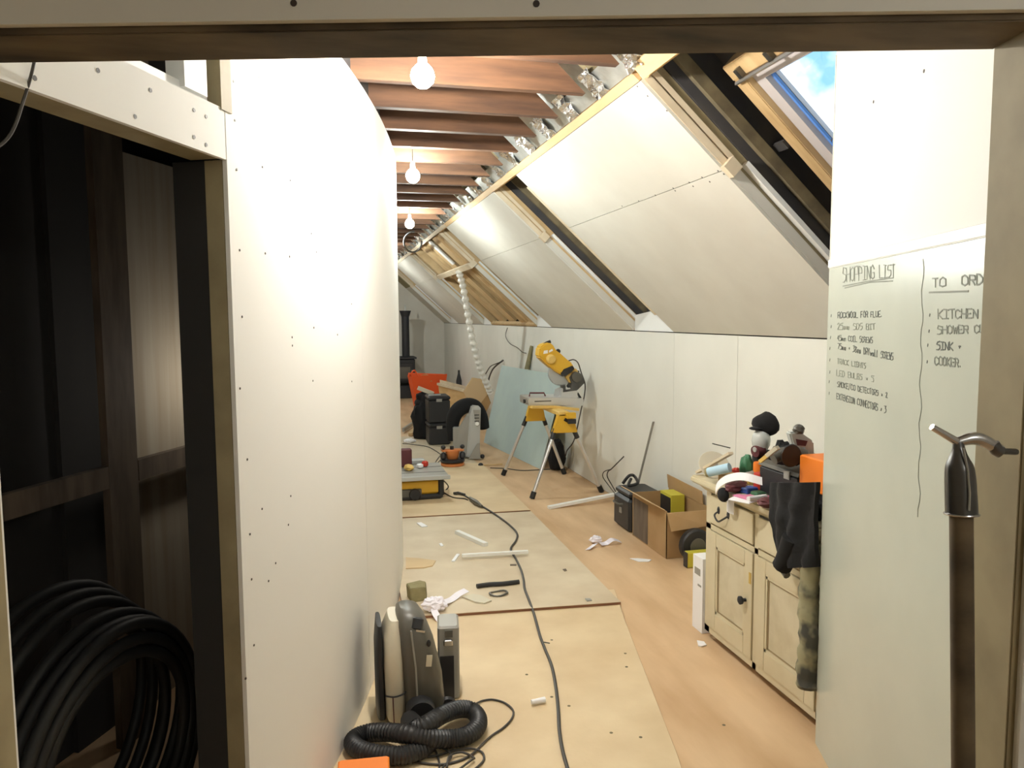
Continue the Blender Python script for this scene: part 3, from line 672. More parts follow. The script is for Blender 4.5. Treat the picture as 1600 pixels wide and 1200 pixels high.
def small(name, label, cat, px, py, w, h, d, m, rz=0, kind='box', z=CZ, y=None, lift=0):
    q = T(px, py, z) if y is None else on_y(px, py, y); c = MB().at((q.x, q.y, z+.001+lift), rz=rz)
    if kind == 'box': c.box((-w/2, -d/2, 0), (w/2, d/2, h), ch=min(w, h, d)*.18)
    elif kind == 'cyl': c.lathe([(w/2*.92, 0), (w/2, h*.06), (w/2, h*.92), (w/2*.9, h)], seg=20)
    elif kind == 'lump': c.lump((0, 0, h*.45), (w/2, d/2, h/2), px*.13, .3)
    elif kind == 'roll': c.lathe([(h/2*.5, -d/2), (h/2, -d/2), (h/2, d/2), (h/2*.5, d/2)], c=(0, 0, h/2), axis='y', seg=20)
    return tag(obj(name, c, m, smooth=kind != 'box'), label, cat)
small('blade_guard', 'red plastic tool guard behind the light blue tube', 'guard', 1150, 730, .055, .06, .05, M['red'], .4, 'lump', y=3.30)
small('green_bottle', 'dark green bottle left of the capped mask', 'bottle', 1167, 731, .07, .13, .06, M['green'], .3, 'lump', y=3.26)
small('dark_tin', 'dark round tin beside the light blue tube', 'tin', 1147, 757, .07, .045, .085, M['dgrey'], 0, 'cyl')
small('copper_box', 'brown and white small carton behind the white paper strip', 'carton', 1136, 754, .09, .045, .05, M['card'], .5)
small('grey_power_tool', 'grey power tool lying in the middle of the cabinet clutter', 'power tool', 1178, 754, .11, .06, .06, M['mgrey'], .2, 'lump')
small('tape_roll', 'ochre tape roll in front of the grey power tool', 'tape', 1170, 757, .05, .03, .03, M['ochre'], .3, 'roll')
small('orange_lighter', 'orange red can against the black case', 'can', 1186, 768, .05, .085, .05, M['red'], 0, 'cyl')
small('orange_cap_can', 'small can with orange top behind the red can', 'can', 1184, 755, .045, .10, .045, M['orange'], 0, 'cyl')
small('blue_packet', 'small blue packet under the white paper strip', 'packet', 1170, 770, .07, .025, .05, M['blue'], .3)
small('green_packet', 'small green packet beside the blue packet', 'packet', 1185, 776, .05, .022, .05, M['green'], .1)
small('dark_tools', 'heap of dark maroon and black hand tools under the white paper strip', 'hand tools', 1150, 768, .13, .045, .07, M['maroon'], .4, 'lump')
small('maroon_pouch', 'maroon pouch lying flat by the grey can', 'pouch', 1200, 792, .09, .040, .08, M['maroon'], .5, 'lump')
r = root('spray_can', 'grey can with a pale rim standing at the cabinet front edge', 'can', tuple(T(1221, 795)))
q = T(1222, 794); obj('can_body', MB().lathe([(.030, .001), (.032, .006), (.032, .085), (.028, .095)], c=(q.x, q.y, CZ)), M['dgrey'], r, smooth=True)
obj('rim', MB().lathe([(.0328, .002), (.0328, .012)], c=(q.x, q.y, CZ)), M['silver'], r, smooth=True)
# magazines, brush, bag, gloves
for k, (px, py, m_, rz, lab) in enumerate([(1168, 782, 'paper', .5, 'white sheet of paper under the pink magazine'), (1176, 780, 'pink', .35, 'pink magazine lying on the white paper near the front edge'), (1184, 787, 'paper', .15, 'rolled white paper beside the maroon pouch')]):
    q = T(px, py); c = MB().at((q.x, q.y, CZ+.001+.005*k), rz=rz)
    if k < 2: c.grid(lambda u, v: (-.07+.14*u, -.05+.10*v, .004+.006*math.sin(u*5+k)*v), 8, 4, (0, 0, .003))
    else: c.cyl((-.05, 0, .014), (.05, .01, .012), .011, seg=12)
    tag(obj('magazine' if k < 2 else 'paper_roll', c, M[m_]), lab, 'magazine' if k == 1 else 'paper')
r = root('paint_brush', 'pale brush with yellow handle lying across the black case', 'brush', tuple(on_y(1200, 722, 2.78)))
a, b = on_y(1188, 721, 2.78), on_y(1215, 699, 2.72); mid = a.lerp(b, .42)
obj('handle', MB().beam(a, mid, .022, .014), M['yellow_pale'], r); obj('bristles', MB().beam(mid, b, .030, .016), M['cream'], r)
r = root('angle_grinder', 'dark grey angle grinder resting on the black case', 'grinder', (1.95, 2.78, CZ+.15))
obj('grinder_body', MB().tube(curve([on_y(1208, 716, 2.78), on_y(1222, 709, 2.78), on_y(1240, 707, 2.78), on_y(1258, 712, 2.77)], 4), .026, 12), M['dgrey'], r, smooth=True)
obj('grinder_disc', MB().lathe([(.045, -.004), (.048, 0), (.045, .004)], c=on_y(1236, 712, 2.745), axis='y', seg=24), M['black'], r)
small('black_gloves', 'bundle of black gloves between the cap and the magazine bag', 'gloves', 1228, 700, .19, .20, .14, M['black_soft'], .2, 'lump', y=3.17)
small('cloth_heap', 'dark cloth heaped on the lid of the black case', 'cloth', 1232, 712, .16, .075, .14, M['black_soft'], .2, 'lump', y=2.86, z=CZ+.160)
r = root('magazine_bag', 'clear plastic bag of printed leaflets by the whiteboard edge', 'bag', tuple(on_y(1252, 712, 2.75)))
c = MB(); q = [on_y(1233, 676, 2.80), on_y(1247, 673, 2.80), on_y(1272, 690, 2.80), on_y(1273, 720, 2.80), on_y(1245, 720, 2.80), on_y(1240, 700, 2.80)]
c.prism(q, (.02, .06, 0)); obj('bag_body', c, M['clear'], r, bevel=.008)
obj('leaflet', MB().prism([on_y(1241, 702, 2.795), on_y(1258, 699, 2.795), on_y(1262, 713, 2.795), on_y(1246, 716, 2.795)], (0, .003, 0)), M['lblue'], r)
obj('leaflet', MB().prism([on_y(1244, 686, 2.794), on_y(1262, 689, 2.794), on_y(1259, 697, 2.794), on_y(1246, 696, 2.794)], (0, .003, 0)), M['maroon'], r)
obj('bag_knot', MB().lump(on_y(1248, 671, 2.76), (.022, .02, .02), 4, .3), M['dgrey'], r, smooth=True)
# white paper strip curling over the edge, roll and cup hanging in front
p = curve([on_y(1191, 753, 2.9), on_y(1165, 746, 2.95), on_y(1148, 746, 3.02), on_y(1132, 751, 3.08), on_y(1121, 760, 3.12), on_y(1118, 770, 3.13)], 5)
p = [Vector((min(q.x, CX-.055 if i > 18 else 9), q.y, q.z)) for i, q in enumerate(p)]
c = MB(); w = Vector((0, .0, .019)); vs = []
c.grid(lambda u, v: p[min(int(u*(len(p)-1)), len(p)-1)]+Vector((.01*v, .02*v, .030*(v-.5))), len(p)-1, 2, (.0012, 0, .0008))
tag(obj('paper_strip', c, M['paper']), 'white paper strip curling over the cabinet front edge', 'paper strip')
tag(obj('black_roll', MB().ball(on_x(1130, 773, CX-.075), .033, sc=(.7, 1.1, 1.0)), M['black_soft'], smooth=True), 'black bundle hanging under the white paper strip', 'bundle')
c = MB(); q = on_x(1141, 791, CX-.03); c.grid(lambda u, v: (q.x-.012*math.sin(u*3.1), q.y-.03+.06*u, q.z+.032-.064*v+.01*u), 8, 4, (.002, 0, 0))
tag(obj('paper_tag', c, M['paper']), 'white paper tag hanging from the drawer under the black bundle', 'paper')

# jacket and sleeve hanging from the near end
def drape(px0, px1, top, bot, x, seed, nu=18, nv=22, sway=0.0, taper=0.0):
    def fn(u, v):
        py = top+(bot-top)*v; l = px0+sway*v+taper*v*v; px = l+(px1-l)*u
        q = on_x(px, py, x); f = .020*math.sin(u*9+seed+v*2)+.012*noise.noise(Vector((u*4, v*6, seed)))
        return (q.x-.055-abs(f)-.035*math.sin(math.pi*u), q.y, q.z)
    return fn
r = root('black_jacket', 'black jacket hanging over the near end of the cabinet', 'jacket', (CX-.05, 2.55, .40))
c = MB().grid(drape(1228, 1300, 752, 884, CX, 1, sway=-8, taper=22), 18, 22, (.018, 0, 0)); obj('jacket_body', c, M['black_soft'], r, smooth=True)
c = MB().tube(curve([on_x(1238, 840, CX-.09), on_x(1228, 872, CX-.09), on_x(1222, 884, CX-.09)], 5), .038, 12); obj('sleeve', c, M['black_soft'], r, smooth=True)
c = MB().tube([on_x(1216, 880, CX-.085), on_x(1230, 900, CX-.085)], .014, 8); obj('cuff', c, M['dgrey'], r, smooth=True)
c = MB().lump((1.80, 2.60, CZ+.045), (.05, .10, .05), 9, .25); obj('jacket_collar', c, M['black_soft'], r, smooth=True)
r = root('camouflage_garment', 'olive camouflage garment hanging below the black jacket', 'garment', (CX-.05, 2.5, .1))
pts = [on_x(1270, 850, CX-.045), on_x(1265, 900, CX-.05), on_x(1264, 950, CX-.05), on_x(1267, 1000, CX-.05), on_x(1263, 1040, CX-.05), on_x(1264, 1074, CX-.05)]
c = MB().tube(curve(pts, 5), .04, 14, rr=[.030+.014*math.sin(min(i, 22)/22*1.6)+.004*math.sin(i*1.9) for i in range(26)]); obj('garment_leg', c, M['olive'], r, smooth=True)

# white carton behind the cabinet corner
r = root('white_carton', 'white carton standing against the far side of the cabinet', 'carton', (1.86, 3.50, 0))
obj('carton_body', MB().box((1.80, 3.425, .002), (2.02, 3.53, .385)), M['paper'], r)
obj('print_patch', MB().box((1.7985, 3.45, .29), (1.80, 3.51, .325)), M['mgrey'], r)
obj('print_line', MB().box((1.7985, 3.44, .235), (1.80, 3.475, .245)), M['mgrey'], r)

# ================================================================== BOX, CASE AND BATTENS BY THE KNEE WALL
r = root('cardboard_box', 'open cardboard box with raised flap beside the cabinet', 'box', (2.27, 4.85, 0))
bx0, bx1, by0, by1, bz = 2.14, 2.43, 4.58, 5.16, .32
obj('base_panel', MB().box((bx0, by0, .002), (bx1, by1, .006)), M['card'], r)
obj('side_panel', MB().box((bx0, by0, .006), (bx0+.005, by1, bz)), M['card'], r)
obj('side_panel', MB().box((bx1-.005, by0, .006), (bx1, by1, bz+.02)), M['card'], r)
obj('end_panel', MB().box((bx0, by0, .006), (bx1, by0+.005, bz-.01)), M['card'], r)
obj('end_panel', MB().box((bx0, by1-.005, .006), (bx1, by1, bz)), M['card'], r)
obj('flap', MB().prism([(bx0, by0+.02, bz), (bx0, by1-.02, bz), (bx0-.10, by1-.03, bz+.055), (bx0-.10, by0+.03, bz+.055)], (0, 0, .005)), M['card_pale'], r)
obj('flap', MB().prism([(bx1-.01, by0+.04, bz+.02), (bx1-.01, by1, bz+.02), (bx1-.02, by1, bz+.12), (bx1-.02, by0+.04, bz+.11)], (.005, 0, 0)), M['card'], r)
obj('flap', MB().prism([(bx0, by0, bz-.01), (bx1, by0, bz-.01), (bx1-.02, by0-.05, bz-.10), (bx0+.01, by0-.05, bz-.12)], (0, -.004, 0)), M['card'], r)
obj('print_panel', MB().box((bx0-.0015, by0+.30, .01), (bx0, by1-.02, bz-.03)), M['dark_wood'], r)
r = root('yellow_spirit_level_box', 'yellow and black tool carton inside the open cardboard box', 'carton', (2.34, 4.98, .01))
obj('carton_body', MB().box((2.30, 4.85, .01), (2.40, 5.03, .355)), M['lime'], r)
obj('black_side', MB().box((2.296, 4.86, .02), (2.30, 5.02, .335)), M['black'], r)
r = root('cable_reel', 'black reel with yellow label in front of the cardboard box', 'reel', (2.28, 4.48, 0))
obj('reel_wheel', MB().lathe([(.02, -.03), (.10, -.03), (.11, -.02), (.11, .02), (.10, .03), (.02, .03)], c=(2.30, 4.48, .112), axis='y', seg=28), M['black'], r, smooth=True)
obj('reel_hub', MB().lathe([(.055, -.034), (.05, -.036)], c=(2.30, 4.48, .112), axis='y', seg=20), M['dgrey'], r)
r = root('yellow_carton', 'small yellow carton at the foot of the black reel', 'carton', (2.26, 4.40, 0))
obj('carton_body', MB().box((2.19, 4.37, .002), (2.40, 4.425, .10), ch=.004), M['lime'], r)
obj('carton_band', MB().box((2.188, 4.369, .002), (2.19, 4.426, .10)), M['black'], r)
r = root('black_crate', 'black plastic case standing on the floor beyond the cardboard box', 'case', (2.26, 5.35, 0))
obj('case_body', MB().box((2.13, 5.20, .002), (2.40, 5.52, .25), ch=.02), M['black'], r)
obj('case_lid', MB().box((2.14, 5.21, .252), (2.39, 5.51, .30), ch=.015), M['black'], r)
obj('handle', MB().tube(curve([(2.12, 5.42, .2), (2.09, 5.41, .2), (2.09, 5.31, .2), (2.12, 5.30, .2)], 4), .008), M['dgrey'], r, smooth=True)
obj('latch', MB().box((2.122, 5.34, .12), (2.13, 5.38, .16)), M['mgrey'], r)
obj('cable_tangle', MB().tube(curve([(2.2, 5.5, .31), (2.24, 5.48, .37), (2.3, 5.52, .36), (2.28, 5.4, .33), (2.2, 5.38, .32), (2.25, 5.46, .35)], 5), .012), M['black'], r, smooth=True)
a, b = on_z(857, 793, .012), Vector((2.40, 5.93, .14))
b = on_y(1003, 764, 6.25)
tag(obj('white_batten', MB().beam(a, b, .045, .022), M['white_trim']), 'long white painted batten lying from the floor to the knee wall', 'batten')
r = root('metal_strip', 'thin metal strip leaning upright against the knee wall', 'strip', (2.40, 5.75, 0))
obj('strip', MB().beam(on_x(995, 764, 2.40), on_x(1021, 659, 2.437), .018, .006), M['mgrey'], r)
# wires coming out of the knee wall
def wire(name, label, pts, rad, m='cable', cat='wire', group=None, n=6):
    return tag(obj(name, MB().tube(curve(pts, n), rad, 6), M[m], smooth=True), label, cat, group)
wire('wire', 'pair of grey wires poking out of the knee wall near the metal strip', [on_x(975, 713, 2.45), on_x(966, 722, 2.40), on_x(955, 733, 2.38), on_x(950, 737, 2.38), on_x(949, 745, 2.39), on_x(956, 758, 2.41), on_x(962, 768, 2.41)], .005)
wire('wire', 'grey wire loop hanging down to the black case', [on_x(955, 733, 2.37), on_x(944, 737, 2.36), on_x(942, 745, 2.37), on_x(950, 757, 2.40), on_x(966, 778, 2.30)], .004)
wire('wire', 'thin wire dropping from the sloping ceiling behind the miter saw', [on_x(793, 512, 2.44), on_x(790, 525, 2.42), on_x(797, 537, 2.40), on_x(808, 543, 2.39), on_x(816, 550, 2.40), on_x(822, 552, 2.41)], .005)
c = MB().tube(curve([on_x(786, 563, 2.43), on_x(778, 569, 2.38), on_x(770, 577, 2.36), on_x(765, 588, 2.36), on_x(762, 600, 2.36)], 6), .012, 6)
c.tube(curve([on_x(785, 565, 2.42), on_x(776, 568, 2.35), on_x(766, 573, 2.33), on_x(759, 584, 2.33)], 6), .008, 6)
tag(obj('wire_bundle', c, M['cable'], smooth=True), 'bundle of grey wires above the leaning green board', 'wire')
tag(obj('tapered_offcut', MB().prism([on_x(821, 577, 2.43), on_x(827, 577, 2.43), on_x(833, 541, 2.446), on_x(830, 540, 2.446)], (-.015, 0, 0)), M['foam']), 'tapered brown offcut leaning on the wall behind the green board', 'offcut')
tag(obj('conduit_ring', MB().tube([on_z(640+14*math.cos(a_*.35)+5, 378+16*math.sin(a_*.35), 2.50) for a_ in range(0, 15)], .012, 6), M['cable'], smooth=True), 'loop of grey cable hanging from the foil beyond the third bulb', 'cable')
# flexible duct hanging from the cross batten
pts = curve([on_y(717, 424, 9.6), on_y(724, 450, 9.7), on_y(731, 490, 9.8), on_y(738, 530, 9.9), on_y(747, 565, 10.0), on_y(757, 592, 10.1), on_y(766, 613, 10.2)], 14)
tag(obj('flexible_duct', MB().tube(pts, .04, 12, rr=[.046 if i % 4 < 2 else .031 for i in range(len(pts))]), M['duct']), 'white ribbed flexible duct hanging from the sloping ceiling', 'duct')

# leaning moisture board
r = root('leaning_board', 'large pale blue green board leaning on the knee wall behind the saw', 'board', (2.1, 8.6, 0))
BL, BR = Vector((1.93, 9.62, .003)), Vector((2.20, 7.66, .003)); TL = on_x(784, 571, 2.425); TL = on_x(785, 571, 2.43)
BR = on_z(845, 733, .003); BL = on_z(757, 691, .003); TR = on_x(882, 587, 2.435)
TL = on_plane(785, 571, BL, (BR-BL).cross(TR-BL).normalized())
c = MB(); c.prism([BL, BR, TR, TL], (-.010, .002, .0)); obj('board', c, M['glassb'], r)
tag(obj('black_bag', MB().lump((2.30, 7.60, .16), (.09, .08, .17), 5, .2), M['black_soft'], smooth=True), 'black bag slumped at the near end of the leaning board', 'bag')
# ================================================================== MITER SAW ON ITS STAND
YS = 7.0
def Q(px, py, dy=0.0): return on_y(px, py, YS+dy)
r = root('saw_stand', 'yellow folding saw stand with four splayed aluminium legs', 'saw stand', (2.05, 7.0, 0))
obj('beam', MB().box((1.99, 6.50, .715), (2.09, 7.48, .755), ch=.006), M['yellow_pale'], r)
for yy, w0, w1, zt, zb, xc in [(6.50, .06, .115, .735, .565, 2.05), (7.46, .06, .105, .725, .555, 2.02)]:
    obj('bracket', MB().prism([(xc-w0, yy, zt), (xc+w0+.01, yy, zt), (xc+w1, yy, zb), (xc-w1, yy, zb)], (0, .07 if yy < 7 else -.07, 0)), M['yellow'], r, bevel=.006)
    obj('slot', MB().beam((xc-.01, yy-.004, .69), (xc+.045, yy-.004, .655), .012, .028), M['black'], r)
for (a, b) in [((1.965, 6.53, .60), on_z(832, 776, .02)), ((2.13, 6.53, .60), on_z(939, 766, .02)), ((1.94, 7.43, .60), on_z(787, 740, .02)), ((2.10, 7.43, .60), on_z(881, 738, .02))]:
    a = Vector(a); l = obj('leg', MB().tube([a, b], .0165, 12), M['alu'], r, smooth=True)
    d = (b-a).normalized(); obj('rubber_foot', MB().cyl(b-d*.045, b+d*.018, .024, seg=12), M['rubber'], l)
    obj('leg_clip', MB().cyl(a, a+d*.10, .022, seg=10), M['black'], l)
for px, py in [(830, 636), (905, 640)]:
    q = on_y(px, py, 6.72); obj('mount_arm', MB().beam((2.04, 6.8, .765), q+Vector((0, 0, .0)), .05, .022), M['yellow_pale'], r)
obj('clamp_block', MB().box((2.05, 6.44, .70), (2.13, 6.50, .75)), M['yellow'], r)
obj('clamp_lever', MB().box((2.055, 6.425, .655), (2.125, 6.455, .695)), M['black'], r)
r = root('miter_saw', 'yellow and grey miter saw with its head raised on the stand', 'miter saw', (2.1, 7.0, .775))
obj('saw_base', MB().prism([Q(826, 634, -.15), Q(912, 634, -.15), Q(912, 623, -.15), Q(880, 621, -.15), Q(826, 622, -.15)], (0, .34, 0)), M['alu'], r, bevel=.006)
obj('table_slot', MB().box((1.86, 6.845, .812), (2.02, 6.85, .822)), M['dsteel'], r)
obj('front_arm', MB().beam(Q(820, 627, -.1), Q(850, 626, -.05), .05, .03), M['mgrey'], r)
obj('arm_knob', MB().cyl(Q(818, 627, -.1), Q(823, 627, -.1), .020, .016), M['black'], r, smooth=True)
obj('carry_handle', MB().tube([Q(827, 621), Q(828, 614), Q(850, 614), Q(852, 619)], .008, 8), M['maroon'], r, smooth=True)
obj('fence', MB().prism([Q(865, 621), Q(876, 621), Q(876, 605), Q(868, 608)], (0, .02, 0)), M['silver'], r)
obj('rear_post', MB().prism([Q(876, 622, -.06), Q(903, 626, -.06), Q(903, 611, -.06), Q(894, 606, -.06), Q(878, 607, -.06)], (0, .12, 0)), M['alu'], r, bevel=.005)
obj('pivot_bracket', MB().prism([Q(880, 613, -.07), Q(902, 610, -.07), Q(914, 598, -.07), Q(909, 584, -.07), Q(896, 582, -.07), Q(890, 590, -.07), Q(893, 598, -.07), Q(892, 608, -.07), Q(884, 609, -.07), Q(884, 602, -.07), Q(881, 603, -.07)], (0, .12, 0)), M['dsteel'], r, bevel=.003)
obj('blade', MB().lathe([(.118, -.002), (.120, 0), (.118, .002)], c=Q(875, 583, .03), axis='y', seg=36), M['steel'], r)
obj('blade_guard', MB().lathe([(.118, -.02), (.122, -.015), (.122, .025), (.118, .03)], c=Q(876, 582, .02), axis='y', seg=36), M['silver'], r, smooth=True)
hp = [(843, 552), (844, 543), (850, 538), (859, 535), (865, 540), (869, 547), (878, 554), (888, 563), (895, 568), (897, 577), (892, 585), (880, 587), (868, 580), (856, 570), (848, 563), (843, 558)]
obj('head', MB().prism([Q(x, y_, -.08) for x, y_ in hp], (0, .16, 0)), M['yellow'], r, bevel=.012)
obj('head_arm', MB().prism([Q(884, 588, -.05), Q(900, 575, -.05), Q(908, 588, -.05), Q(903, 602, -.05), Q(890, 598, -.05)], (0, .10, 0)), M['yellow_pale'], r, bevel=.008)
obj('motor_band', MB().prism([Q(876, 584, -.086), Q(881, 577, -.086), Q(895, 571, -.086), Q(898, 576, -.086), Q(893, 582, -.086), Q(882, 589, -.086)], (0, .17, 0)), M['black'], r, bevel=.005)
obj('motor', MB().lathe([(.03, -.05), (.042, -.04), (.045, 0), (.045, .02)], c=Q(860, 561, -.08), axis='y', seg=20), M['yellow_pale'], r, smooth=True)
obj('handle_grip', MB().tube([Q(847, 541, 0), Q(854, 536, 0), Q(860, 533.5, 0)], .016, 10), M['black'], r, smooth=True)
obj('trigger_knob', MB().ball(Q(872, 549), .024), M['black'], r, smooth=True)
obj('rear_cap', MB().tube([Q(874, 557), Q(880, 563)], .028, 12), M['black'], r, smooth=True)
obj('rating_plate', MB().prism([Q(849, 553, -.084), Q(856, 552, -.084), Q(856, 547, -.084), Q(850, 548, -.084)], (0, .003, 0)), M['paper'], r)
obj('rating_plate', MB().prism([Q(858, 551, -.084), Q(864, 548, -.084), Q(863, 545, -.084), Q(858, 548, -.084)], (0, .003, 0)), M['paper'], r)
obj('pivot_cap', MB().lathe([(.02, -.03), (.048, -.025), (.052, 0), (.052, .03)], c=Q(900, 589, -.06), axis='y', seg=20), M['dgrey'], r, smooth=True)
obj('lock_knob', MB().ball(Q(903, 581), .014), M['black'], r, smooth=True)
obj('lock_lever', MB().beam(Q(902, 614, -.05), Q(907, 622, -.05), .012, .02), M['black'], r)
obj('spring_knob', MB().ball(Q(888, 603, -.08), .018), M['black'], r, smooth=True)
obj('power_cord', MB().tube(curve([Q(888, 564), Q(896, 562), Q(903, 567), Q(908, 582), Q(914, 600), Q(913, 618), Q(908, 640), Q(902, 668), Q(896, 690, .1), Q(886, 704, .2), Q(884, 712, .25)], 6), .006, 6), M['cable'], r, smooth=True)

# ================================================================== LEFT SIDE TOOLS
r = root('table_saw', 'yellow bench table saw with grey top on the floor by the wall edge', 'table saw', (.62, 6.8, .031))
fz = .031
obj('body', MB().box((.30, 6.53, fz+.035), (.935, 6.98, .215), ch=.03), M['yellow'], r)
obj('base_rim', MB().box((.29, 6.515, fz), (.945, 6.99, fz+.045), ch=.015), M['black'], r)
obj('corner_post', MB().box((.905, 6.515, fz+.02), (.955, 6.57, .215), ch=.015), M['black'], r)
obj('table_top', MB().box((.25, 6.46, .225), (.985, 7.06, .25)), M['mgrey'], r)
obj('front_rail', MB().box((.25, 6.44, .215), (1.00, 6.462, .252), ch=.004), M['silver'], r)
obj('switch_recess', MB().box((.52, 6.517, .05), (.76, 6.53, .13), ch=.01), M['dgrey'], r)
obj('crank_handle', MB().lathe([(.045, -.03), (.05, -.02), (.05, 0)], c=(.70, 6.52, .085), axis='y', seg=16), M['black'], r, smooth=True)
obj('groove', MB().box((.25, 6.62, .2495), (.98, 6.635, .2515)), M['dsteel'], r)
obj('groove', MB().box((.25, 6.86, .2495), (.98, 6.875, .2515)), M['dsteel'], r)
obj('power_cord', MB().tube(curve([on_z(692, 750, .2), on_z(699, 757, .1), on_z(700, 762, .05), on_z(694, 768, .02)], 5), .006, 6), M['cable'], r, smooth=True)
TS = .252
small('dark_box', 'dark brown box standing on the table saw top', 'box', 634, 729, .11, .165, .07, M['maroon'], 0, z=TS)
small('yellow_grip', 'yellow handled tool leaning on the dark brown box', 'tool', 639, 735, .075, .055, .10, M['yellow_pale'], .5, 'lump', z=TS)
small('white_scrap', 'small white block on the table saw top', 'scrap', 656, 731, .05, .035, .05, M['paper'], .4, z=TS)
small('red_block', 'small red brown block on the table saw top', 'block', 664, 729, .05, .05, .05, M['red'], .9, z=TS)
small('silver_packet', 'silver packet at the back of the table saw top', 'packet', 652, 724, .13, .04, .09, M['silver'], .1, z=TS)
# black lead lying to the router
r = root('router', 'copper coloured plunge router with four black knobs on the floor', 'router', (1.26, 8.0, .031))
q = Vector((1.265, 8.0, .031))
obj('base_ring', MB().lathe([(.11, 0), (.125, .006), (.125, .03), (.10, .04)], c=q, seg=28), M['copper'], r, smooth=True)
obj('lower_plate', MB().lathe([(.125, .042), (.13, .046), (.13, .065), (.12, .07)], c=q, seg=28), M['black'], r, smooth=True)
obj('motor_body', MB().lathe([(.055, .07), (.062, .08), (.075, .14), (.078, .16)], c=q, seg=24), M['copper'], r, smooth=True)
obj('top_plate', MB().box((q.x-.12, q.y-.05, q.z+.155), (q.x+.12, q.y+.05, q.z+.172), ch=.005), M['copper'], r)
for dx in (-.10, .105):
    c = obj('column', MB().cyl((q.x+dx, q.y, q.z+.04), (q.x+dx, q.y, q.z+.20), .012), M['steel'], r, smooth=True)
    obj('knob', MB().ball((q.x+dx, q.y-.02, q.z+.20), .026, sc=(1, 1, .9)), M['black'], r, smooth=True)
    obj('side_grip', MB().lathe([(.018, .07), (.032, .085), (.032, .125), (.02, .14)], c=(q.x+dx, q.y-.02, q.z), seg=14), M['black'], r, smooth=True)
obj('depth_stop', MB().cyl((q.x-.005, q.y, q.z+.17), (q.x-.005, q.y, q.z+.205), .02), M['black'], r, smooth=True)
wire('router_lead', 'black lead running across the floor to the router', [lay(629, 693, .006), lay(650, 695, .006), lay(668, 698, .006), lay(680, 704, .006), lay(690, 711, .006)], .005, cat='cable')
wire('thin_lead', 'thin lead loop between the table saw and the router', [lay(678, 727, .006), lay(683, 718, .006), lay(689, 711, .006), lay(690, 716, .006), lay(683, 724, .006)], .004, cat='cable')
# grey upright machine
r = root('dehumidifier', 'tall silver and grey upright machine standing behind the router', 'machine', (1.5, 8.5, .013))
zb = .012
obj('machine_body', MB().prism([(1.35, 8.48, zb+.02), (1.58, 8.40, zb+.01), (1.58, 8.40, .56), (1.50, 8.43, .50), (1.42, 8.46, .36), (1.35, 8.48, .36)], (.02, .12, 0)), M['mgrey'], r, bevel=.008)
obj('front_column', MB().prism([(1.49, 8.39, zb+.02), (1.63, 8.36, zb+.02), (1.65, 8.36, .60), (1.56, 8.38, .61), (1.53, 8.40, .50)], (.01, .16, 0)), M['silver'], r, bevel=.012)
obj('control_inset', MB().prism([(1.562, 8.372, .57), (1.638, 8.356, .57), (1.636, 8.356, .40), (1.600, 8.364, .38)], (0, -.006, 0)), M['mgrey'], r)
for k in range(3): obj('vent_slot', MB().box((1.575, 8.352, .44+k*.035), (1.63, 8.357, .449+k*.035)), M['black'], r)
obj('round_button', MB().lathe([(.020, -.006), (.024, 0)], c=(1.605, 8.358, .415), axis='y', seg=16), M['white_trim'], r)
obj('base_wedge', MB().prism([(1.50, 8.352, zb+.01), (1.635, 8.345, zb+.01), (1.63, 8.345, .20), (1.60, 8.35, .19), (1.55, 8.352, .11)], (0, -.006, 0)), M['mgrey'], r)
for x, yy in [(1.665, 8.38), (1.44, 8.40)]:
    obj('castor', MB().ball((x, yy, .012+.028), .026), M['black'], r, smooth=True)
# black padded bag draped over it
pts = curve([on_y(708, 688, 8.72), on_y(707, 662, 8.72), on_y(713, 644, 8.72), on_y(727, 634, 8.74), on_y(742, 636, 8.76), on_y(752, 650, 8.78), on_y(757, 669, 8.80)], 5)
c = MB(); n_ = len(pts); c.tube(pts, .07, 14, rr=[.055+.035*math.sin(math.pi*min(1, max(0, (i+2)/(n_+2)))) for i in range(n_)])
tag(obj('black_holdall', c, M['black_soft'], smooth=True), 'black padded bag draped in an arch over the grey upright machine', 'bag')
# two stacked black cases
for k, (z0, z1, lab) in enumerate([(.012, .285, 'lower of the two stacked black tool cases'), (.288, .625, 'upper of the two stacked black tool cases, with a latch on its lid')]):
    r = root('tool_case', lab, 'case', (1.35, 9.6, z0), 'stacked black tool cases')
    obj('case_body', MB().box((1.205, 9.45, z0), (1.475, 9.80, z1-.05), ch=.015), M['black'], r)
    obj('case_lid', MB().box((1.20, 9.445, z1-.052), (1.48, 9.805, z1-.002), ch=.015), M['black'], r)
    obj('latch', MB().box((1.30, 9.432, z1-.07), (1.37, 9.446, z1-.035)), M['mgrey'], r)
    if k: obj('carry_handle', MB().beam((1.22, 9.55, z1+.006), (1.36, 9.5, z1+.012), .05, .014), M['silver'], r)
c = MB().lump((1.20, 10.05, .24), (.14, .15, .26), 3, .3); c.lump((1.25, 10.1, .50), (.13, .12, .13), 8, .35, flat=False)
tag(obj('dark_work_bag', c, M['black_soft'], smooth=True), 'dark crumpled work bag heaped left of the stacked black cases', 'bag')
tag(obj('cream_battery', MB().beam(on_y(653, 606, 9.9), on_y(677, 615, 9.9), .06, .05), M['cream']), 'cream block lying on top of the dark crumpled work bag', 'block')
tag(obj('grey_strap', MB().beam(on_z(630, 672, .05), on_z(645, 662, .05), .03, .05), M['mgrey']), 'grey strap on the floor by the wall edge', 'strap')
tag(obj('brown_offcut', MB().beam(on_z(641, 679, .03), on_z(649, 671, .03), .05, .04), M['pine_slope']), 'brown timber offcut by the grey strap', 'offcut')
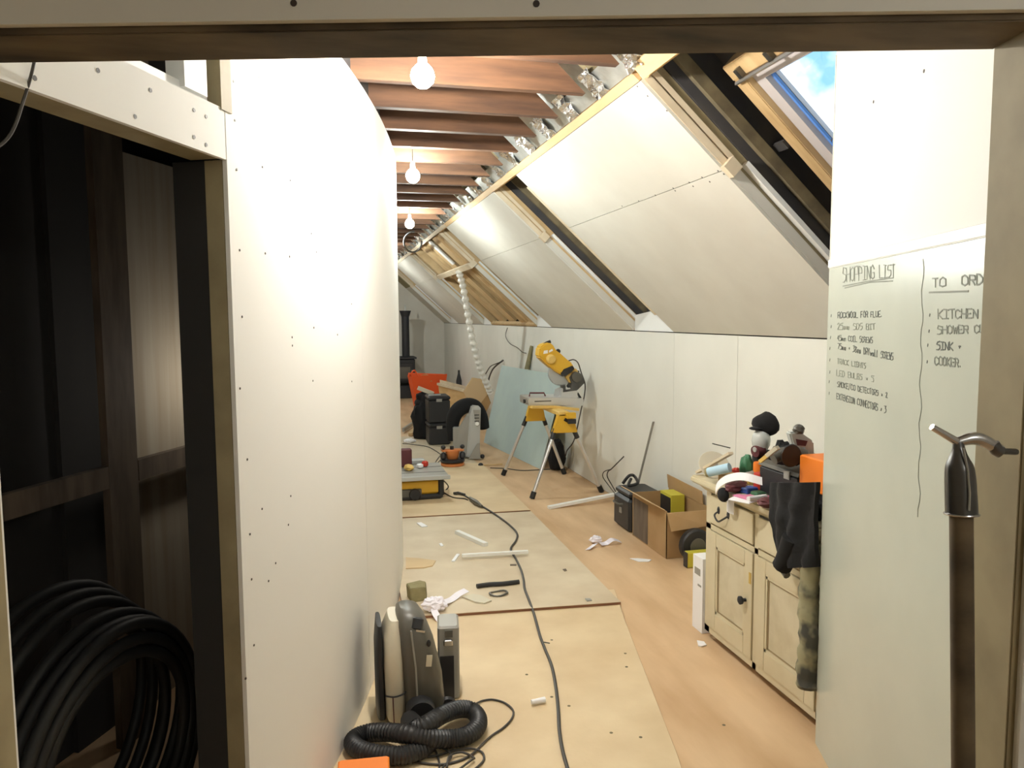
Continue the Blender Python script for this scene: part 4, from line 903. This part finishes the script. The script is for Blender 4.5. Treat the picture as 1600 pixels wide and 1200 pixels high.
tag(obj('crumpled_paper', MB().lump(on_z(640, 689, .03), (.07, .05, .03), 2, .4), M['paper'], smooth=True), 'crumpled white paper on the floor below the grey strap', 'paper')
# orange tub, plywood box, cardboard
r = root('orange_tub', 'orange flexible tub full of rubbish near the stove', 'tub', (1.75, 13.9, 0))
c = MB(); o_ = [(-.32, -.25), (.32, -.25), (.36, 0), (.32, .25), (-.32, .25), (-.36, 0)]
lo_ = [(x*.72, y_*.72, .005) for x, y_ in o_]; hi_ = [(x, y_, .56+.03*math.sin(i*2)) for i, (x, y_) in enumerate(o_)]; hi2 = [(x*.92, y_*.9, z-.01) for x, y_, z in hi_]; lo2 = [(x*.66, y_*.66, .06) for x, y_ in o_]
c.at((1.76, 13.9, 0)); vs = lo_+hi_+hi2+lo2; fs = [tuple(range(5, -1, -1)), tuple(range(18, 24))]
for L_ in range(3):
    for i in range(6): fs.append((L_*6+i, L_*6+(i+1) % 6, L_*6+6+(i+1) % 6, L_*6+6+i))
c.add(vs, fs); obj('tub_wall', c, M['tub'], r)
obj('handle', MB().tube(curve([(1.45, 13.65, .55), (1.44, 13.62, .62), (1.50, 13.64, .66), (1.56, 13.66, .55)], 4), .014), M['tub'], r, smooth=True)
obj('handle', MB().tube(curve([(2.0, 13.7, .52), (2.09, 13.66, .44), (2.08, 13.66, .40), (2.0, 13.7, .36)], 4), .012), M['copper'], r, smooth=True)
obj('contents', MB().at((1.76, 13.9, 0)).lump((0, 0, .44), (.27, .20, .10), 6, .4), M['copper'], r, smooth=True)
r = root('plywood_box', 'open yellowish plywood box behind the black cases', 'box', (2.0, 12.2, 0))
pa = [on_y(685, 602, 12.6), on_y(735, 615, 11.6), on_y(737, 640, 11.6), on_y(690, 640, 12.6)]
obj('front_panel', MB().prism([Vector((q.x, q.y, max(q.z, .004))) for q in pa], (.0, .02, 0)), M['pine'], r)
pb = [pa[0], pa[1], pa[1]+Vector((.10, .5, .05)), pa[0]+Vector((.10, .5, .05))]
obj('rear_panel', MB().prism([pb[3], pb[2], (pb[2].x, pb[2].y, .004), (pb[3].x, pb[3].y, .004)], (0, .02, 0)), M['pine_pale'], r)
obj('top_rail', MB().beam(pa[0]+Vector((0, .02, .02)), pa[1]+Vector((0, .02, .02)), .05, .04), M['pine_pale'], r)
obj('end_panel', MB().prism([pa[1], pb[2], (pb[2].x, pb[2].y, .004), (pa[1].x, pa[1].y, .004)], (.02, 0, 0)), M['pine'], r)
r = root('crumpled_cardboard', 'crumpled cardboard sheet below the end of the flexible duct', 'cardboard', (2.2, 11.0, 0))
pc = [(724, 612), (738, 590), (752, 592), (760, 612), (764, 622), (745, 640), (735, 634)]
obj('pale_sheet', MB().prism([on_y(x, y_, 11.0) for x, y_ in pc], (0, .03, 0)), M['card_pale'], r)
obj('dark_side', MB().prism([on_y(745, 638, 10.9), on_y(761, 617, 10.9), on_y(766, 630, 10.9), on_y(757, 648, 10.9)], (.02, .05, 0)), M['card'], r)
obj('folded_leg', MB().prism([on_y(735, 634, 11.03), on_y(757, 634, 11.03), (2.22, 11.1, .003), (2.05, 11.1, .003)], (0, .03, 0)), M['card'], r)
tag(obj('dark_bottle', MB().lathe([(.05, 0), (.055, .02), (.05, .5), (.02, .62), (.018, .68)], c=(2.22, 13.2, .002), seg=14), M['black'], smooth=True), 'tall dark bottle shape standing by the wall behind the plywood box', 'bottle')
# stove
r = root('wood_stove', 'black wood burning stove with tall flue pipe against the far wall', 'stove', (1.45, 15.6, 0))
obj('stove_body', MB().box((1.10, 15.35, .30), (1.70, 15.95, .78), ch=.02), M['cast'], r)
obj('top_plate', MB().box((1.07, 15.32, .78), (1.73, 15.98, .81)), M['cast'], r)
obj('base_shelf', MB().box((1.02, 15.25, .002), (1.66, 16.0, .25), ch=.01), M['cast'], r)
d_ = obj('stove_door', MB().box((1.14, 15.33, .34), (1.66, 15.35, .70), ch=.008), M['cast'], r)
obj('door_glass', MB().box((1.20, 15.322, .39), (1.60, 15.331, .62)), M['dgrey'], d_)
obj('door_handle', MB().cyl((1.63, 15.31, .46), (1.63, 15.31, .56), .012), M['steel'], d_)
obj('flue_pipe', MB().cyl((1.555, 15.7, .81), (1.555, 15.7, 1.66), .077, seg=20), M['cast'], r, smooth=True)
obj('flue_collar', MB().cyl((1.555, 15.7, 1.62), (1.555, 15.7, 1.74), .08, .12, seg=20), M['cast'], r, smooth=True)
obj('flue_connector', MB().cyl((1.555, 15.7, 1.70), (1.555, 15.7, 1.86), .015, seg=16), M['foil'], r, smooth=True)
r = root('stove_fan', 'small black stove fan on top of the stove beside the flue', 'fan', (1.27, 15.65, .81))
obj('fan_base', MB().box((1.23, 15.62, .811), (1.33, 15.70, .90), taper=.02), M['cast'], r)
for k in range(4):
    a_ = k*math.pi/2+.6; obj('blade', MB().beam((1.28, 15.61, .96), (1.28+.09*math.cos(a_), 15.61, .96+.09*math.sin(a_)), .045, .006, up=(0, 1, .4)), M['cast'], r)

# ================================================================== NEAR VACUUM CLEANER
r = root('vacuum_cleaner', 'dark grey and cream vacuum cleaner stood on end by the curved wall', 'vacuum cleaner', (.32, 3.0, .007))
zf = .0075
def loft(sec, mtx=None, n=20):     # sec: (z, x centre, y centre, half x, half y)
    mb = MB(); vs = []
    for z, xc, yc, hx, hy in sec:
        for k in range(n):
            a_ = 2*math.pi*k/n; c_, s_ = math.cos(a_), math.sin(a_)
            vs.append((xc+hx*math.copysign(abs(c_)**.6, c_), yc+hy*math.copysign(abs(s_)**.6, s_), z))
    fs = []
    for i in range(len(sec)-1):
        for k in range(n): fs.append((i*n+k, i*n+(k+1) % n, (i+1)*n+(k+1) % n, (i+1)*n+k))
    fs += [tuple(range(n-1, -1, -1)), tuple((len(sec)-1)*n+k for k in range(n))]
    return mb.add(vs, fs)
obj('upper_shell', loft([(.055, .335, 3.00, .080, .12), (.08, .338, 3.0, .085, .13), (.20, .330, 3.0, .083, .135), (.32, .312, 3.0, .073, .13), (.40, .296, 3.0, .060, .115), (.440, .285, 3.0, .045, .09), (.458, .278, 3.0, .025, .05)]), M['dgrey'], r, smooth=True)
obj('lower_shell', loft([(.02, .23, 3.01, .038, .11), (.04, .228, 3.01, .042, .12), (.25, .222, 3.01, .042, .125), (.36, .222, 3.01, .038, .11), (.42, .232, 3.01, .025, .08)]), M['cream'], r, smooth=True)
obj('shadow_underside', loft([(.03, .172, 3.02, .018, .10), (.30, .168, 3.02, .016, .10), (.40, .170, 3.02, .010, .08)]), M['black'], r, smooth=True)  # black panel stands in for the cleaner's shadow and black wheel
obj('seam', MB().tube(curve([(.185, 2.905, .135), (.215, 2.885, .137), (.245, 2.885, .142), (.268, 2.90, .148)], 4), .003, 6), M['black'], r)
obj('seam', MB().tube([(.212, 2.889, .135), (.215, 2.892, .03)], .0025, 6), M['maroon'], r)
obj('hose_inlet', MB().lathe([(.050, -.05), (.056, -.03), (.056, .0), (.05, .03)], c=(.315, 2.87, .085), axis='y', seg=24), M['black'], r, smooth=True)
obj('castor', MB().lathe([(.03, -.012), (.036, 0), (.03, .012)], c=(.43, 2.93, .055), axis='y', seg=18), M['black'], r, smooth=True)
obj('handle_recess', MB().at((.312, 2.90, .415), rx=math.radians(-20), ry=math.radians(14)).box((-.020, -.012, -.024), (.022, .012, .024), ch=.006), M['black'], r)
obj('recess_chrome', MB().at((.325, 2.888, .389), ry=math.radians(14)).box((-.020, -.004, -.004), (.015, .004, .004)), M['steel'], r)
obj('sticker', MB().at((.352, 2.868, .275), ry=math.radians(6)).box((-.011, -.003, -.022), (.011, .003, .022)), M['cream'], r)
obj('switch', MB().ball((.352, 2.868, .345), .009, sc=(1, .5, 1.6)), M['black'], r, smooth=True)
obj('shell_ridge', MB().tube([(.285, 2.872, .40), (.300, 2.866, .25), (.305, 2.87, .10)], .004, 6), M['mgrey'], r, smooth=True)
def c6(x, y_, z): return on_z(530+x/4.287, 920+y_/4.287, z)
hp = [c6(470, 880, .09), c6(520, 930, .10), c6(590, 905, .11), c6(680, 850, .09), c6(790, 808, .07), c6(880, 812, .05), c6(930, 860, .045), c6(925, 925, .045), c6(850, 985, .045), c6(730, 1005, .05), c6(600, 1000, .075), c6(470, 975, .09), c6(330, 962, .07), c6(200, 965, .05), c6(110, 1000, .045), c6(95, 1045, .042), c6(170, 1090, .042), c6(300, 1115, .042), c6(430, 1115, .042), c6(540, 1080, .042), c6(600, 1035, .040)]
pts = curve(hp, 12)
obj('hose', MB().tube(pts, .03, 14, rr=[.0325+(.0018 if i % 2 else -.0018) for i in range(len(pts))]), M['black'], r, smooth=True)
obj('hose_cuff', MB().cyl(c6(470, 880, .09), c6(520, 932, .10), .036), M['black'], r, smooth=True)
pts = [c6(905, 775, .02), c6(960, 750, .012), c6(1030, 742, .012), c6(1110, 765, .012), c6(1165, 815, .012), c6(1155, 870, .012), c6(1100, 930, .012), c6(1020, 985, .012), c6(950, 1050, .012), c6(900, 1100, .014), c6(820, 1145, .012), c6(700, 1175, .012), c6(560, 1168, .012), c6(490, 1150, .012), c6(520, 1125, .012), c6(640, 1120, .012), c6(760, 1085, .016), c6(870, 1070, .016), c6(950, 1090, .014), c6(970, 1140, .012), c6(930, 1190, .012), c6(860, 1240, .012)]
obj('power_cord', MB().tube(curve(pts, 8), .0042, 8), M['cable'], r, smooth=True)
pts = [c6(590, 1050, .02), c6(640, 1080, .012), c6(665, 1140, .012), c6(670, 1200, .012), c6(640, 1260, .012)]
obj('power_cord', MB().tube(curve(pts, 6), .0042, 8), M['cable'], r, smooth=True)
pts = [c6(600, 1052, .03), c6(680, 1060, .02), c6(750, 1110, .020), c6(720, 1170, .018), c6(680, 1220, .018), c6(740, 1250, .016), c6(880, 1150, .021), c6(900, 1130, .021), c6(820, 1095, .021), c6(740, 1120, .024), c6(720, 1200, .02)]
obj('power_cord', MB().tube(curve(pts, 6), .0042, 8), M['cable'], r, smooth=True)
r = root('grey_tool_case', 'narrow grey case with chrome latch standing behind the vacuum cleaner', 'case', (.464, 3.14, .007))
c = MB().at((.464, 3.11, .0075), rz=math.radians(-8)); c.box((-.045, -.05, 0), (.045, .10, .315), ch=.008); obj('case_body', c, M['mgrey'], r)
c = MB().at((.464, 3.11, .0075), rz=math.radians(-8)); c.box((-.036, -.056, .01), (.022, -.050, .19)); obj('dark_panel', c, M['black'], r)
c = MB().at((.464, 3.11, .0075), rz=math.radians(-8)); c.box((-.02, -.062, .235), (.018, -.050, .262), ch=.004); obj('latch', c, M['steel'], r)
c = MB().at((.464, 3.11, .0075), rz=math.radians(-8)); c.box((-.014, -.057, .272), (.018, -.050, .300)); obj('handle_recess', c, M['dgrey'], r)
o = MB().at(on_z(560, 1240, .0), rz=math.radians(-4)); o.box((-.07, -.09, .006), (.105, .095, .07), ch=.005)
tag(obj('orange_case', o, M['orange']), 'orange case on the floor in front of the vacuum hose', 'case')

# ================================================================== SCRAPS ON THE FLOOR
zs = .023
def batten(name, label, a, b, w, h, m, z=zs, cat='offcut'):
    p, q = on_z(*a, z+h/2), on_z(*b, z+h/2); return tag(obj(name, MB().beam(p, q, w, h), M[m]), label, cat)
batten('white_offcut', 'short white batten offcut lying diagonally near the middle of the floor', (714, 831), (759, 851), .035, .025, 'white_trim')
batten('white_offcut', 'longer white batten offcut lying crosswise over the cable', (722, 868), (825, 862), .026, .018, 'white_trim', z=.040)
batten('white_sliver', 'small white sliver at the left end of the longer white offcut', (708, 877), (716, 866), .022, .006, 'paper')
def scrap(name, label, pts, z, m, th=.004, cat='scrap', up=0):
    p = [on_z(x, y_, z+(up if i in (0, 1) else 0)) for i, (x, y_) in enumerate(pts)]
    return tag(obj(name, MB().prism(p, (0, 0, th)), M[m]), label, cat)
scrap('brown_scrap', 'brown board scrap lying against the end of the curved wall', [(634, 872), (660, 874), (681, 877), (676, 885), (662, 888), (634, 889)], zs, 'card_pale', .006)
scrap('grey_scrap', 'rounded grey board scrap by the black strap ring', [(722, 934), (740, 930), (752, 932), (768, 940), (757, 944), (742, 942)], zs, 'cream', .008)
scrap('paper_scrap', 'white paper scrap near the table saw', [(651, 818), (658, 817), (668, 823), (659, 824)], zs, 'paper', .006)
scrap('paper_chip', 'tiny white chip left of the short white offcut', [(686, 850), (690, 849), (693, 853), (689, 854)], zs, 'paper', .004)
scrap('paper_sliver', 'curved white sliver on the bare floor below the cardboard box', [(984, 873), (996, 873), (1018, 875), (1014, 878), (998, 878)], .001, 'paper', .004)
scrap('paper_chip', 'white chip on the floor at the cabinet corner', [(1089, 1002), (1100, 1004), (1104, 1009), (1096, 1011), (1091, 1010)], .001, 'paper', .006)
c = MB().at(on_z(841, 1098, .014), rz=.1); c.cyl((-.03, 0, .008), (.03, 0, .008), .010, .012, 10)
tag(obj('foil_wrapper', c, M['paper']), 'crumpled white wrapper beside the long cable near the front', 'wrapper')
scrap('wood_chip', 'dark chip near the right edge of the floor sheets', [(914, 936), (922, 936), (925, 939), (917, 940)], zs, 'mgrey', .005)
scrap('wood_chip', 'thin dark chip right of the cable in the middle of the floor', [(879, 890), (884, 889), (886, 892), (882, 893)], zs, 'dark_wood', .003)
scrap('wood_chip', 'small dark sliver just left of the cable below the longer white offcut', [(797, 882), (807, 882), (807, 884), (797, 884)], zs, 'dark_wood', .003)
c = MB().at(on_z(652, 935, zs), rz=.3); c.prism([(-.055, -.045, 0), (.03, -.06, 0), (.07, .02, 0), (.05, .06, 0), (-.04, .05, 0)], (0, .015, .075))
tag(obj('foam_block', c, M['foam'], bevel=.004), 'olive brown foam block on the floor beside the curved wall', 'block')
# black strap and ring
r = root('black_strap', 'black strap lying flat with a ring beside the long cable', 'strap', tuple(on_z(782, 914, zs)))
c = MB(); a, b = on_z(745, 916, zs+.012), on_z(811, 909, zs+.012); c.tube(curve([a, a.lerp(b, .3)+Vector((0, .008, 0)), a.lerp(b, .6)-Vector((0, .004, 0)), b], 4), .014, 8); obj('strap', c, M['black'], r, smooth=True)
cc = on_z(779, 927, zs+.006); obj('ring', MB().tube([cc+Vector((.052*math.cos(k*.4), .038*math.sin(k*.4), .004*math.sin(k))) for k in range(16)], .006, 8, closed=True), M['dgrey'], r, smooth=True)
# white tape balls
def tapeball(label, px, py, z, rr_, tails, seed):
    r = root('crumpled_tape', label, 'tape', tuple(on_z(px, py, z)))
    c_ = on_z(px, py, z+rr_*.6); obj('crumple', MB().lump(c_, (rr_, rr_*.8, rr_*.62), seed, .35, fr=2.6), M['tapew'], r)
    for t_ in tails:
        p = curve([on_z(x, y_, z+h) for x, y_, h in t_], 4); side = [None]*len(p)
        g = MB(); d = (p[-1]-p[0]).normalized(); w_ = Vector((-d.y, d.x, .3))*.019
        g.grid(lambda u, v: p[min(int(round(u*(len(p)-1))), len(p)-1)]+w_*(v-.5)*2, len(p)-1, 2, (0, 0, .0015)); obj('tape_tail', g, M['tapew'], r)
tapeball('ball of crumpled white tape with two tails behind the vacuum cleaner', 678, 944, zs, .060, [[(690, 942, .03), (705, 937, .01), (717, 928, .02), (729, 922, .03)], [(677, 950, .03), (681, 960, .01), (688, 970, -.012)]], 11)
tapeball('piece of crumpled white tape on the bare floor before the cardboard box', 931, 843, .001, .040, [[(938, 850, .02), (947, 849, .008), (957, 843, .04), (969, 846, .012)], [(930, 850, .02), (922, 856, .004), (918, 859, .004)]], 17)
# long cable with its plug
w = [(712, 772, .02), (722, 772, .025), (735, 780, .025), (745, 786, .02), (760, 795, .02), (780, 808, .02), (798, 822, .02), (808, 834, .02), (806, 845, .02), (798, 858, .02), (806, 873, .021), (814, 890, .021), (818, 905, .021), (820, 920, .021), (826, 936, .021), (833, 955, .019), (838, 972, .009), (844, 994, .009), (852, 1015, .009), (862, 1040, .009), (868, 1070, .009), (872, 1105, .009), (874, 1140, .009), (879, 1172, .009), (888, 1205, .009), (900, 1250, .009)]
r = root('extension_cable', 'long grey cable snaking from the table saw to the doorway', 'cable', tuple(on_z(820, 920, 0)))
obj('cord', MB().tube(curve([lay(x, y_, .0075) for x, y_, z in w], 6), .0072, 8), M['cable'], r, smooth=True)
obj('plug', MB().tube([lay(734, 778, .022), lay(744, 785, .024), lay(753, 791, .018)], .020, 10, rr=[.012, .022, .010]), M['dgrey'], r, smooth=True)
obj('plug_end', MB().tube([lay(709, 771, .014), lay(716, 770, .014), lay(726, 773, .014)], .012, 8), M['cable'], r, smooth=True)
obj('cable_tie', MB().beam(lay(848, 1003, .008), lay(859, 1005, .008), .004, .004), M['black'], r)
wire('thin_lead', 'thin lead from the table saw meeting the long cable plug', [lay(694, 770, .006), lay(708, 777, .006), lay(725, 779, .006), lay(731, 781, .006)], .005, cat='cable')
r = root('long_screwdriver', 'dark rod with round black knob on the floor behind the saw stand', 'rod', tuple(on_z(765, 727, 0)))
obj('rod', MB().cyl(on_z(754, 727, .02), on_z(785, 725, .02), .010), M['pine_slope'], r, smooth=True); obj('knob', MB().ball(on_z(751, 727, .03), .028), M['black'], r, smooth=True)
wire('thin_lead', 'thin lead on the floor running under the saw stand', [lay(766, 731, .006), lay(790, 732, .006), lay(815, 735, .006), lay(842, 734, .006), lay(860, 733, .006)], .005, cat='cable')

# ================================================================== CUPBOARD CONTENTS
r = root('pipe_coil', 'coil of black pipe inside the dark cupboard', 'coil', tuple(HP(-.15, .50, 0)))
for k, (rr_, off, zc) in enumerate([(.36, .40, .38), (.325, .40, .37), (.36, .44, .38), (.29, .41, .36), (.365, .48, .39), (.33, .52, .38), (.38, .56, .40), (.39, .61, .41), (.40, .66, .42)]):
    cc = HP(.01+.006*k, off, zc)
    obj('pipe_turn', MB().tube([cc+HD*rr_*math.cos(a_*math.pi/24)+Vector((0, 0, rr_*.98*math.sin(a_*math.pi/24)))-HN*.006*math.sin(a_*.26+k) for a_ in range(48)], .018, 10, closed=True), M['rubber'], r, smooth=True)
wire('hanging_wire', 'black wire hanging across the corner of the white header board', [HP(-.645, -.02, 2.30), HP(-.63, -.025, 2.14), HP(-.622, -.02, 2.06), HP(-.622, .01, 1.98), HP(-.65, .02, 1.91), HP(-.72, .02, 1.86)], .0028)

# ================================================================== LONG HANDLED TOOL AGAINST THE DOOR JAMB
r = root('long_handled_tool', 'long wooden handled tool with steel socket and bent hook by the jamb', 'tool', (.80, .78, 0))
def D(px, py, d=.99):
    v = Vector(((px-800)/F, (600-py)/F, -1)); return CAMP+C2W @ (v*d)
top_, low = D(1502, 806), D(1505, 1200); ax = (low-top_).normalized(); foot = top_+ax*((top_.z-.004)/-ax.z)
obj('shaft', MB().tube([top_-ax*.02, foot], .0138, 16), M['lintel_wood'], r, smooth=True)
so = [D(1497, 690), D(1498, 705), D(1498.5, 722), D(1500, 742), D(1501, 765), D(1502, 788), D(1502.5, 803)]
obj('socket', MB().tube(curve(so, 4), .017, 20, rr=[a_ for a_ in [.0065, .0068, .007, .0075, .0085, .0095, .011, .0125, .0145, .016, .017, .0175, .0178, .018, .0182, .0183, .0184, .0185, .0186, .0187, .0188, .0188, .0188, .0188, .0188]]), M['dsteel'], r, smooth=True)
obj('socket_seam', MB().tube([D(1505, 700, .978), D(1512, 735, .972), D(1515, 770, .970), D(1514, 798, .970)], .0016, 6), M['steel'], r, smooth=True)
ring = D(1502.5, 803); a_ = ax.cross(Vector((1, 0, 0))).normalized(); b_ = ax.cross(a_)
obj('ring', MB().tube([ring+(a_*math.cos(k*math.pi/12)+b_*math.sin(k*math.pi/12))*.0195 for k in range(24)], .0016, 8, closed=True), M['steel'], r, smooth=True)
obj('spike', MB().tube([D(1456, 667, .985), D(1495, 690, .988)], .0048, 12, rr=[.0042, .0052]), M['steel'], r, smooth=True)
hk = curve([D(1494, 691), D(1505, 688), D(1517, 685), D(1530, 686), D(1543, 692), D(1555, 699), D(1565, 703)], 5)
obj('bent_hook', MB().tube(hk, .0065, 14, rr=[.0055+.003*math.sin(i/len(hk)*3.1) for i in range(len(hk))]), M['steel'], r, smooth=True)
obj('hook_end', MB().tube([D(1551, 694), D(1557, 703), D(1563, 706)], .0085, 14), M['dsteel'], r, smooth=True)
obj('hanging_pin', MB().tube([D(1566, 705), D(1588, 706, 1.0)], .004, 8), M['dsteel'], r, smooth=True)
